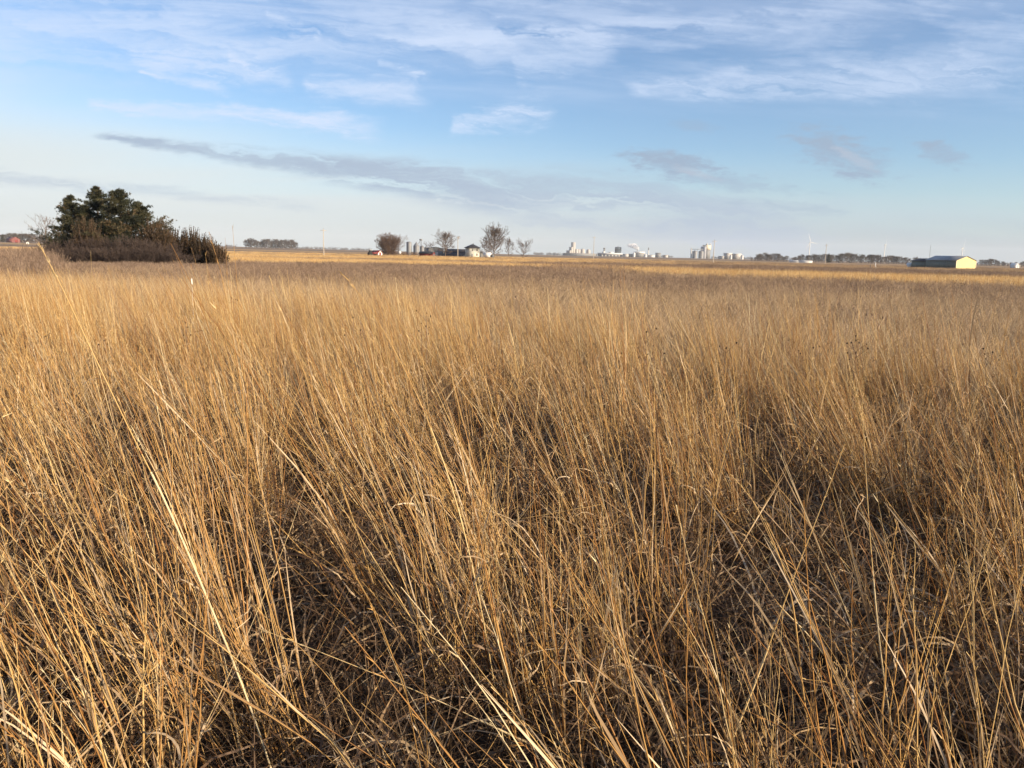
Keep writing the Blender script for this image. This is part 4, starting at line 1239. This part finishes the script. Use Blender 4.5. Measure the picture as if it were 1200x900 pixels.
def build_plants():
    Y = 3000; k = Y / 913.0            # metres per photo pixel there
    base = lambda px, row, Y_=Y: height_to(px, row, Y_)
    # concrete elevator
    o = far_place('grain_elevator', 671.5, Y, 'tall stepped concrete grain elevator left of the distant factory', 'grain elevator', R(35))
    block(o, 'head_house', M_CONC, -6, 6, 0, base(671.5, 284), 12)
    block(o, 'headhouse_wing', M_CONC, -14, -6.1, 0, base(671.5, 289.5), 14)
    for i in range(4):
        MB().lathe([(6, -1), (6, base(671.5, 292.0)), (1, base(671.5, 292.0) + .5)], 18, 12 + (i // 2) * 12, -6 + (i % 2) * 12).obj('silo', M_CONC, o)
    for i in range(2):
        MB().lathe([(6, -1), (6, base(671.5, 293.5))], 18, -21, -6 + i * 12).obj('silo', M_CONC, o)
    for (px, top, half, lab) in ((682.5, 291.3, 2.8, 'domed storage bin right of the stepped concrete elevator'), (689.3, 291.8, 2.4, 'domed storage bin nearest the pole, right of the elevator')):
        bin_(px, top, half, Y + 40, lab, 'domed bins by the concrete elevator', 0.66, True, M_CONC, 'storage_bin')
    o = far_place('long_shed', 679, Y - 60, 'long low bluish shed at the foot of the concrete elevator', 'shed', R(8))
    block(o, 'wall', M_GREYSID, -62, 62, -1, base(679, 297.2, Y - 60), 22)
    MB().box(-63, 63, -12, 12, base(679, 297.2, Y - 60) + .01, base(679, 297.2, Y - 60) + 1.2).obj('roof', M_ROOFB, o)
    # factory
    o = far_place('factory', 714.5, Y, 'long white factory hall with a flat roof, below the dark tank', 'factory', R(6))
    z1, z2 = base(714.5, 296.4), base(714.5, 298.0)
    block(o, 'wall', M_DKSTEEL, -43, 43, -1, z2, 30)
    MB().box(-45, 45, -16, 16, z2 + .01, z1).obj('roof', M_OFFWHITE, o)
    for i in range(6): block(o, 'loading_door', M_CONC, -36 + i * 13, -30 + i * 13, -.5, z2 * .75, 1.0, -15.6)
    block(o, 'roof_unit', M_OFFWHITE, -30, -20, z1 + .01, z1 + 5, 10); block(o, 'roof_unit', M_OFFWHITE, -4, 12, z1 + .01, z1 + 4, 12)
    o = far_place('tower', 707.8, Y + 20, 'slim dark tower rising behind the white factory hall', 'tower', R(20))
    block(o, 'shaft', M_GREYSID, -2.2, 2.2, 0, base(707.8, 292.0), 4.4)
    block(o, 'cap', M_DKSTEEL, -3, 3, base(707.8, 292.0) + .01, base(707.8, 290.4), 6)
    o = far_place('storage_tank', 724, Y + 30, 'wide dark blue tank standing behind the white factory hall', 'tank')
    H = base(724, 289.6); MB().lathe([(12.5, -1), (12.5, H * .8), (12.9, H * .8), (12.9, H * .86), (12.5, H * .86), (12.5, H)], 28).obj('wall', M_TANK, o)
    MB().lathe([(12.7, H + .01), (2, H + 2.5)], 28).obj('roof', M_DKSTEEL, o)
    o = far_place('process_building', 749, Y + 10, 'grey process building with a white top under the steam plume', 'factory', R(12))
    z = base(749, 297); block(o, 'wall', M_GREYSID, -17, 17, -1, z, 24)
    MB().box(-18, 18, -13, 13, z + .01, base(749, 295)).obj('roof', M_OFFWHITE, o)
    MB().lathe([(1.6, 0), (1.3, base(746, 292))], 12, -9, 0).obj('stack', M_STEEL, o)
    o = far_place('process_building', 741, Y + 5, 'bluish low building just left of the grey process building', 'factory', R(12))
    block(o, 'wall', M_TANK, -13, 13, -1, base(741, 297.5), 20); MB().lathe([(5, 0), (5, base(741, 296.3)), (1, base(741, 295.8))], 16, 2, -12).obj('tank', M_OFFWHITE, o)
    o = far_place('chimney', 759.6, Y, 'white chimney with a dark top right of the grey process building', 'chimney')
    h1, h2 = base(759.6, 293.2), base(759.6, 290.2)
    MB().lathe([(3.0, -1), (2.1, h1)], 14).obj('shaft', M_OFFWHITE, o); MB().lathe([(2.15, h1 + .01), (1.9, h2)], 14).obj('top_band', M_DKSTEEL, o)
    for (px, half, top, lab) in ((756.3, 1.9, 297.6, 'short white tank at the foot of the white chimney'),):
        bin_(px, top, half, Y - 20, lab, None, 0.8, False, M_OFFWHITE, 'storage_tank')
    for (px, hw, top, m, lab) in ((763.5, 3.2, 298.9, M_OFFWHITE, 'low white shed right of the white chimney'), (771, 2.4, 296.3, M_GREYSID, 'square grey block standing apart right of the factory'),
                                 (779.8, 2.2, 298.9, M_CONC, 'small pale shed at the right end of the factory'), (733.2, 2.6, 297.6, M_CONC, 'pale block between the dark tank and the bluish building')):
        o = far_place('shed', px, Y - 10, lab, 'shed', R(10)); z = base(px, top, Y - 10)
        block(o, 'wall', m, -hw * k, hw * k, -1, z * .8, 16); MB().box(-hw * k - .6, hw * k + .6, -8.6, 8.6, z * .8 + .01, z).obj('roof', m, o)
    # steam
    r = np.random.RandomState(3)
    bm = bmesh.new()
    top = at(738.5, 286.3, Y + 10); low = at(747, 292.0, Y + 10)
    for i in range(26):
        t = i / 25
        c = low * (1 - t) + top * t + np.array([0, 0, 4.0 * math.sin(t * 5)]) + r.normal(0, 1.6, 3)
        mm = Matrix.Translation(Vector(c)) @ Matrix.Diagonal((1.5, 1.0, 1.0, 1.0)) @ Matrix.Scale(3.6 + 5.0 * math.sin(min(1, t * 1.3) * PI * 0.8) * r.uniform(.7, 1.2), 4)
        bmesh.ops.create_icosphere(bm, subdivisions=2, radius=1.0, matrix=mm)
    me = bpy.data.meshes.new('steam_plume'); bm.to_mesh(me); bm.free()
    sm = bpy.data.materials.new('steam'); sm.use_nodes = True
    t = sm.node_tree; t.nodes.clear()
    v = t.nodes.new('ShaderNodeVolumePrincipled'); v.inputs['Density'].default_value = 0.25; v.inputs['Color'].default_value = (1, 1, 1, 1)
    ou = t.nodes.new('ShaderNodeOutputMaterial'); t.links.new(v.outputs[0], ou.inputs['Volume'])
    me.materials.append(sm)
    tag(link('steam_plume', me), 'white steam drifting left above the grey process building', 'steam', kind='stuff')
    # the second elevator
    Y2 = 2500; k2 = Y2 / 913
    b2 = lambda px, row: height_to(px, row, Y2)
    o = far_place('grain_elevator', 827.5, Y2, 'elevator tower with a bright cream upper part and dark side', 'grain elevator', R(38))
    zt, zm = b2(828, 287.2), b2(828, 292.6)
    block(o, 'upper_tower', M_CREAM, -9.5, 9.5, zm + .01, zt, 19); block(o, 'lower_tower', M_GREYSID, -8.5, 8.5, -1, zm, 17)
    for s in (-1, 1): block(o, 'corner_shaft', M_OFFWHITE, s * 8 - 1.4, s * 8 + 1.4, zt + .01, b2(828, 285.2), 3, -7)
    block(o, 'roof_unit', M_DKSTEEL, -2, 2, zt + .01, b2(828, 285.8), 5)
    for i in range(2): MB().lathe([(5.0, -1), (5.0, b2(822, 289.5)), (1, b2(822, 288.6))], 16, -16, -5 + 10.2 * i).obj('silo', M_CONCD, o)
    o = far_place('silo', 809.6, Y2, 'slender white silo at the left of the second elevator', 'silo')
    H = b2(809.6, 290.4); MB().lathe([(2.0, -1), (2.0, H * .96)], 14).obj('wall', M_OFFWHITE, o); MB().lathe([(2.1, H * .96 + .01), (.4, H)], 14).obj('roof', M_STEEL, o)
    for (px, lab) in ((814.0, 'steel bin next to the slender white silo'), (821.3, 'steel bin against the dark side of the cream topped elevator')):
        bin_(px, 293.2, 2.9, Y2 - 20, lab, 'steel bins at the second elevator', 0.86, False, M_STEEL, 'storage_bin')
    o = far_place('conveyor', 816, Y2 - 20, 'thin conveyor bridge running over the two steel bins', 'conveyor'); z = b2(816, 292.4)
    block(o, 'bridge', M_STEEL, -16, 20, z, z + 1.6, 2); [block(o, 'leg', M_STEEL, x - .4, x + .4, 0, z - .01, 1) for x in (-15, 2, 19)]
    Y3 = 2300
    for (px, hw, top, lab, nm) in ((846, 2.8, 300.0, 'low white shed at the left of the white plant buildings', 'shed'), (852.6, 3.6, 296.5, 'white plant building with a flat roof at the left of its group', 'factory'),
                                  (863, 4.4, 297.3, 'wider white plant building in the middle of its group', 'factory')):
        o = far_place(nm, px, Y3, lab, 'factory' if nm == 'factory' else 'shed', R(30)); w = hw * Y3 / 913; z = height_to(px, top, Y3)
        block(o, 'wall', M_CONC, -w, w, -1, z * .86, 16); MB().box(-w - .5, w + .5, -8.5, 8.5, z * .86 + .01, z).obj('roof', M_OFFWHITE, o)
        if nm == 'factory':
            for i in range(3): block(o, 'door', M_GREYSID, -w * .8 + i * w * .55, -w * .8 + i * w * .55 + w * .3, -.5, z * .5, .4, -8.25)
    for (px, half, top, lab) in ((856.3, 1.4, 298.0, 'white tank between the two white plant buildings'), (869.4, 1.7, 298.6, 'white tank at the right end of the white plant buildings')):
        bin_(px, top, half, Y3 - 30, lab, 'white tanks at the second plant', 0.85, False, M_OFFWHITE, 'storage_tank')
    # red roofed barn on the far left
    gable_shed('barn', 'long faded red barn on the ridge at the far left', 'barn', 15.5, 900, 9, 12.5, 3.6, 6.0, R(62), M_REDP, M_REDP, door=(3, 3, M_RED))
    gable_shed('shed', 'tiny bright shed in the field below the far left ridge', 'shed', 32.5, 700, 1.8, 2.0, 1.3, 1.9, R(30), M_WHITE, M_WHITE, door=(.8, 1.1, M_GREYSID))
build_plants()

def build_turbines():
    Y = 4000
    parts = {}
    def turbine(px, hub_row, ang, yaw, label, Y=4000):
        g = ground_at(px, Y); H = height_to(px, hub_row, Y)
        o = empty('wind_turbine', g, yaw, label, 'wind turbine', 'wind turbines beyond the right treeline')
        MB().lathe([(2.6, -1), (2.2, H * .5), (1.6, H - 1.5)], 16).obj('tower', M_WHITE, o)
        MB().box(-1.9, 1.9, -3.4, 5.5, H - 1.49, H + 1.9).obj('nacelle', M_WHITE, o)
        hub = MB().lathe([(1.6, 0), (1.4, .9), (.5, 1.7)], 14).obj('hub', M_WHITE, o)
        hub.rotation_euler = (PI / 2, 0, 0); hub.location = (0, -3.5, H)
        if 'blade' not in parts:
            s = np.linspace(0, 1, 9); L = 50
            ch = np.interp(s, [0, .06, .2, 1], [.9, 1.0, 2.1, .35]); th = np.interp(s, [0, .2, 1], [.9, .45, .08])
            V = []
            for a, c_, t_ in zip(s, ch, th): V += [(-c_ * .35, 0, a * L), (0, -t_, a * L), (c_ * 1.15, 0, a * L), (0, t_, a * L)]
            Q = [(i * 4 + j, i * 4 + (j + 1) % 4, i * 4 + 4 + (j + 1) % 4, i * 4 + 4 + j) for i in range(8) for j in range(4)] + [(32, 33, 34, 35)]
            m = MB(); m.add(V, Q); parts['blade'] = m.mesh('blade', M_WHITE)
        for k in range(3):
            b = link('blade', parts['blade'], o, (0, -4.4, H)); b.rotation_euler = (0, R(ang + 120 * k), 0)
        return o
    turbine(947.5, 283.8, -22, R(20), 'wind turbine behind the long white sheds, a blade pointing up and left')
    turbine(1035.3, 287.0, 3, R(72), 'wind turbine above the middle of the right treeline, one blade straight up')
    turbine(1126.0, 290.5, 14, R(40), 'wind turbine rising directly behind the yellow barn')
    g = ground_at(1088.5, 3200); H = height_to(1088.5, 287.5, 3200)
    o = empty('radio_mast', g, 0, 'thin lattice mast above the low end of the yellow barn', 'mast')
    m = MB()
    for a in (0, 2.09, 4.19): m.tubes([(1.2 * math.cos(a), 1.2 * math.sin(a), -1)], [(1.0 * math.cos(a), 1.0 * math.sin(a), H)], .22, .22, 5)
    for i in range(22):
        z = i * H / 22; a, b = 2.09 * (i % 3), 2.09 * ((i + 1) % 3)
        m.tubes([(1.1 * math.cos(a), 1.1 * math.sin(a), z)], [(1.1 * math.cos(b), 1.1 * math.sin(b), z + H / 22)], .12, .12, 4)
    m.obj('lattice', M_DKSTEEL, o); MB().tubes([(0, 0, H)], [(0, 0, H + 5)], .25, .1, 6).obj('antenna', M_DKSTEEL, o)
build_turbines()

# ------------------------------------------------------------------ treelines
def build_treelines():
    r = np.random.RandomState(19)
    protos = [bare_tree_meshes(70 + k, 12, M_WOOD, M_WOOD, W=4.2 + .3 * k, cb=0.05 + .02 * k, n1=26, per=(6, 4, 2), tw=0.07) for k in range(4)]
    def row(px0, px1, n, Y0, Y1, hrow, label, group):
        for k in range(n):
            px = px0 + (px1 - px0) * (k + r.uniform(0.1, 0.9)) / n; Y = r.uniform(Y0, Y1)
            row_ = hrow(px) - 0.8 + abs(r.normal(0, 1.9))
            H = max(3.0, height_to(px, row_, Y))
            tree('bare_tree', protos[k % 4], ground_at(px, Y), label, group, r.uniform(0, 6), (H / 12 * r.uniform(1.0, 1.35), H / 12 * 1.2, H / 12))
    row(288, 349, 26, 1500, 1560, lambda p: np.interp(p, [288, 292, 320, 345, 350], [281, 280, 281, 281.5, 284]),
        'leafless tree in the compact far wood on the left horizon', 'trees of the compact far wood')
    row(880, 1062, 58, 900, 990, lambda p: np.interp(p, [880, 900, 908, 915, 940, 965, 980, 990, 1010, 1030, 1062], [300, 298, 296, 300, 299, 298, 299, 296, 298, 299, 301]),
        'leafless tree in the long dark treeline between the white sheds and the yellow barn', 'trees of the long right treeline')
    row(1062, 1096, 12, 905, 990, lambda p: 302.5, 'leafless tree of the treeline standing behind the low green shed', 'trees behind the low green shed')
    row(1141, 1212, 22, 900, 1000, lambda p: np.interp(p, [1141, 1150, 1160, 1168, 1185, 1200, 1212], [306, 305, 303.5, 305, 308, 306, 305]),
        'leafless tree in the treeline right of the yellow barn', 'trees right of the yellow barn')
    row(0, 62, 22, 930, 1000, lambda p: np.interp(p, [0, 10, 30, 62], [274, 273.5, 274.5, 276]),
        'leafless tree on the far left ridge around the red barn', 'trees on the far left ridge')
    row(884, 906, 4, 2000, 2050, lambda p: 296.5, 'leafless tree right of the white plant buildings', 'trees right of the white plant')
    # dark evergreen in the right treeline, green ones on the far left
    for (px, top, half, Y, lab, sd) in ((971.0, 297.0, 2.8, 880, 'small dark evergreen in the right treeline next to a pole', 61),
                                        (3.5, 274.5, 2.6, 925, 'green evergreen left of the faded red barn on the ridge', 62)):
        tree('evergreen_tree', pine_meshes(sd, height_to(px, top, Y), half * Y / 913, 0.0, 0.35), ground_at(px, Y), lab, 'lone evergreens far away')
    # woods along the horizon too far away to tell their trees apart
    mb = MB()
    n = 2600
    th = r.uniform(-50, 50, n); Yd = r.uniform(3500, 5200, n)
    X = Yd * np.tan(np.radians(th))
    keep = fbm(th / 4.0, th * 0 + 3.1, 91, 4) > 0.40
    X, Yd = X[keep], Yd[keep]; n = len(X)
    Z = terrain(X, Yd); H = r.uniform(6, 15, n)
    k = 34
    c = np.stack([X, Yd, Z], 1)
    q = r.normal(0, 1, (n, k, 3)); q /= np.linalg.norm(q, axis=2, keepdims=True); q *= r.uniform(0.3, 1, (n, k, 1)) ** 0.5
    P = c[:, None] + q * np.stack([H * .75, H * .75, H * .5], 1)[:, None] + np.stack([0 * H, 0 * H, H * .52], 1)[:, None]
    V = P[:, :, None] + r.normal(0, 1.0, (n, k, 3, 3)) * np.array([1.3, 1.3, 1.1])
    mb.add(V.reshape(-1, 3), t=np.arange(n * k * 3).reshape(-1, 3), tone=np.repeat(r.uniform(.1, .7, n), k * 3))
    mb.tubes(c - np.array([0, 0, 1.0]), c + np.stack([0 * H, 0 * H, H * .6], 1), .35, .2, 4, .3)
    tag(mb.obj('far_woods', M_WOOD), 'thin dark line of far woods along the horizon', 'woods', kind='stuff')
build_treelines()

# ------------------------------------------------------------------ single stalks and seed heads in the foreground
def build_stalks():
    r = np.random.RandomState(23)
    def smooth(P, n):
        P = np.array(P); t = np.linspace(0, len(P) - 1, n); out = []
        for u in t:
            i = min(int(u), len(P) - 2); f = u - i
            p0, p1, p2, p3 = P[max(i - 1, 0)], P[i], P[i + 1], P[min(i + 2, len(P) - 1)]
            out.append(0.5 * ((2 * p1) + (-p0 + p2) * f + (2 * p0 - 5 * p1 + 4 * p2 - p3) * f * f + (-p0 + 3 * p1 - 3 * p2 + p3) * f ** 3))
        return np.array(out)
    def stalk(path, dtip, rad, tone, label, leaves=2, sharp=False, head=True):
        """path of photo pixels from the tip down to where the stalk meets the ground"""
        b = on_ground(*path[-1]); Yb = b[1]
        Ls = np.concatenate([[0], np.cumsum([math.dist(path[i], path[i + 1]) for i in range(len(path) - 1)])])
        Ls = 1 - Ls / Ls[-1]
        P = [at(p[0], p[1], Yb + dtip * l) for p, l in zip(path, Ls)]
        P[-1][2] = -0.03
        C = np.array(P)[::-1] if sharp else smooth(P, 26)[::-1]
        o = empty('grass_stalk', (b[0], b[1], 0), 0, label, 'grass stalk', 'single long stalks in the foreground')
        C = C - np.array([b[0], b[1], 0])
        rad *= 0.72
        m = MB(); m.lines(C[None], (rad * (1 - 0.72 * np.linspace(0, 1, len(C)) ** 1.2))[None], 6, tone); m.obj('stem', M_STEM, o)
        for t_ in (0.2, 0.38, 0.55):
            i_ = int(t_ * (len(C) - 1)); e_ = C[min(i_ + 1, len(C) - 1)] - C[i_]; e_ /= np.linalg.norm(e_)
            m2 = MB(); m2.lines(np.array([[C[i_] - e_ * .006, C[i_], C[i_] + e_ * .006]]), np.array([[.6, 1.25, .6]]) * rad, 6, .1); m2.obj('node', M_STEM, o)
        # sheath wrapped round the lower part
        ns = max(3, len(C) // 2)
        if not sharp:
            q = MB(); q.lines(C[None, 1:ns], np.full((1, ns - 1), rad * 1.25), 5, min(1, tone + .15)); q.obj('sheath', M_STEM, o)
        d = np.gradient(C, axis=0); d /= np.linalg.norm(d, axis=1, keepdims=True)
        for k in range(leaves):
            q = MB(); leaf_set(q, r, C[None], d[None], 1, 10, 0.25, 0.7, (0.07, 0.18), (0.0012, 0.0022), (0.2, .8)); q.obj('leaf', M_LEAF, o)
        if head:
            q = MB(); k = 18
            i = (len(C) - 1 - (len(C) * 0.13 * r.uniform(0, 1, k))).astype(int)
            di = d[i] + r.normal(0, 0.2, (k, 3)); di /= np.linalg.norm(di, axis=1, keepdims=True)
            q.ribbons(np.stack([C[i] + r.normal(0, .002, (k, 3)), C[i] + di * r.uniform(.010, .026, k)[:, None]], 1), np.tile([[.0008, .0003]], (k, 1)), sides(np.stack([di, di], 1), r.uniform(0, 6, (k, 2))), min(1, tone + .1))
            q.obj('seed_head', M_STEM, o)
    stalk([(45, 284), (72, 336), (108, 412), (150, 500), (192, 585), (238, 690), (290, 820), (340, 960)], -0.25, .0034, .80, 'longest pale stalk crossing the horizon at left and arching to the upper left')
    stalk([(398, 318), (425, 350), (462, 410), (500, 490), (535, 590), (565, 720), (590, 860)], -0.1, .0026, .62, 'thin golden stalk reaching almost to the horizon left of centre')
    stalk([(577, 613), (640, 603), (705, 591), (712, 640), (716, 760)], 0.05, .0026, .82, 'broken stalk bent over into a sharp corner near the centre', 1, True, False)
    stalk([(140, 646), (190, 690), (250, 748), (320, 810), (400, 880), (470, 950)], 0.15, .0038, .78, 'thick straw stalk slanting down to the right across the lower left')
    stalk([(300, 735), (400, 774), (500, 815), (600, 862), (690, 905), (760, 940)], 0.10, .0036, .80, 'straw stalk lying low across the bottom left of centre')
    stalk([(560, 640), (640, 700), (720, 757), (800, 803), (900, 850)], 0.10, .0028, .86, 'pale yellow stalk slanting down to the right below the broken stalk')
    stalk([(990, 520), (960, 600), (925, 690), (885, 800), (845, 900), (828, 945)], 0.05, .0040, .66, 'thick stalk leaning to the right in the lower right foreground')
    stalk([(0, 650), (55, 745), (110, 830), (135, 920)], -0.1, .0034, .84, 'pale stalk at the lower left edge leaning left')
    stalk([(153, 498), (195, 580), (235, 680), (262, 770), (285, 900)], 0.0, .0034, .80, 'pale golden stalk left of centre leaning left below the longest one')
    stalk([(0, 585), (40, 650), (85, 730), (128, 840), (150, 960)], -0.1, .0032, .35, 'orange brown stalk near the left edge')
    stalk([(548, 545), (560, 620), (580, 720), (598, 810), (612, 930)], 0.05, .0046, .22, 'dark orange thick stalk standing in the centre foreground', 3)
    stalk([(535, 500), (556, 600), (574, 700), (592, 800), (600, 925)], 0.08, .0036, .36, 'orange stalk just left of the dark orange centre stalk', 2)
    stalk([(855, 555), (890, 600), (925, 690), (940, 800), (960, 940)], 0.1, .0034, .55, 'golden stalk in the bundle right of centre leaning left', 3)
    stalk([(1010, 470), (1015, 560), (1022, 660), (1034, 780), (1060, 930)], 0.1, .0030, .74, 'upright pale stalk in the right foreground', 2)
    stalk([(1148, 520), (1144, 600), (1140, 700), (1138, 830)], 0.1, .0032, .66, 'straight upright stalk near the right edge', 2)
    stalk([(805, 545), (870, 640), (910, 705), (960, 760), (1040, 870)], 0.1, .0026, .70, 'slim stalk slanting across the bundle right of centre', 1)
    # dried forbs with dark heads standing in the grass
    def forb(px, row, Y, label, n=7, group=True):
        g = ground_at(px, Y); H = height_to(px, row, Y)
        o = empty('dried_forb', g, 0, label, 'dried flower', 'dried forbs with dark heads' if group else None)
        C = np.array([[[0.02, 0, -.03], [0.01, 0, H * .35], [0, 0.01, H * .7], [0, 0, H]]])
        m = MB(); m.lines(C, np.array([[.004, .0035, .003, .002]]), 5, .2)
        E = [np.array([0, 0, H])]
        for k in range(n - 1):
            z = H * r.uniform(.72, .95); a = r.uniform(0, 2 * PI); L = r.uniform(.05, .13)
            p0, p1 = np.array([0, 0, z]), np.array([math.cos(a) * L, math.sin(a) * L, z + L * r.uniform(.5, 1.2)])
            m.tubes([p0], [p1], .002, .0015, 4, .2); E.append(p1)
        m.obj('stem', M_FORB, o)
        for e in E:
            q = bmesh.new(); bmesh.ops.create_icosphere(q, subdivisions=1, radius=1)
            s = r.uniform(.005, .009)
            for v in q.verts: v.co = Vector(e) + Vector((v.co.x * s, v.co.y * s, v.co.z * s * 1.3)) * r.uniform(.75, 1.2)
            me = bpy.data.meshes.new('seed_head'); q.to_mesh(me); q.free(); me.materials.append(M_DARKHEAD); link('seed_head', me, o)
    forb(1176, 413, 7.0, 'dried forb with the largest black heads near the right edge', 6, False)
    forb(1014, 398, 7.2, 'bushy dried forb with many dark heads right of centre', 12, False)
    for px, row, n, lab in ((1026, 413, 5, 'small dried forb touching the right side of the bushy dark headed one'),
        (966, 388, 4, 'dried forb with few dark heads straight below the pole by the dark evergreen'),
        (925, 396, 5, 'dried forb with dark heads below the gap left of the white sheds'),
        (945, 411, 4, 'low dried forb with dark heads under the left wind turbine'),
        (1128, 439, 5, 'dried forb standing straight below the yellow barn gable'),
        (413, 372, 6, 'dried forb with dark heads left of the round farm tree, beside a thin golden stalk'),
        (500, 367, 7, 'tall dried forb with a dense spray of dark heads below the farm grain bins'),
        (494, 379, 4, 'shorter dried forb at the left foot of the densely headed one'),
        (670, 400, 5, 'dried forb with dark heads below the concrete grain elevator'),
        (762, 389, 4, 'dried forb with dark heads below the white chimney'),
        (771, 405, 5, 'lower dried forb just right under the one below the white chimney'),
        (733, 414, 4, 'dried forb with dark heads below the dark storage tank'),
        (45, 394, 4, 'dried forb at the far left, left of the longest pale stalk'),
        (115, 399, 4, 'dried forb with dark heads touching the longest pale stalk'),
        (213, 378, 5, 'dried forb with dark heads below the thin white stake'),
        (380, 445, 5, 'lowest dried forb, straight below the lone utility pole at left'),
        (271, 351, 5, 'dried forb with dark heads right of the white stake, farthest away'),
        (858, 408, 4, 'dried forb with dark heads below the white plant buildings')):
        forb(px, row, r.uniform(6.2, 9.0) if row > 360 else 11.0, lab, max(3, n - 1))
build_stalks()

# ------------------------------------------------------------------ air
def build_haze():
    m = bpy.data.materials.new('haze_air'); m.use_nodes = True
    t = m.node_tree; t.nodes.clear()
    v = t.nodes.new('ShaderNodeVolumePrincipled')
    v.inputs['Color'].default_value = (0.86, 0.92, 1.0, 1.0)
    v.inputs['Density'].default_value = HAZE_DENSITY
    v.inputs['Anisotropy'].default_value = 0.0
    ou = t.nodes.new('ShaderNodeOutputMaterial'); t.links.new(v.outputs[0], ou.inputs['Volume'])
    o = MB().box(-9300, 9300, -9300, 9300, -9, 190).obj('haze', m)
    tag(o, 'thin pale winter air that fades the far treelines and factories', 'haze', kind='stuff')
HAZE_DENSITY = 6.5e-5
build_haze()
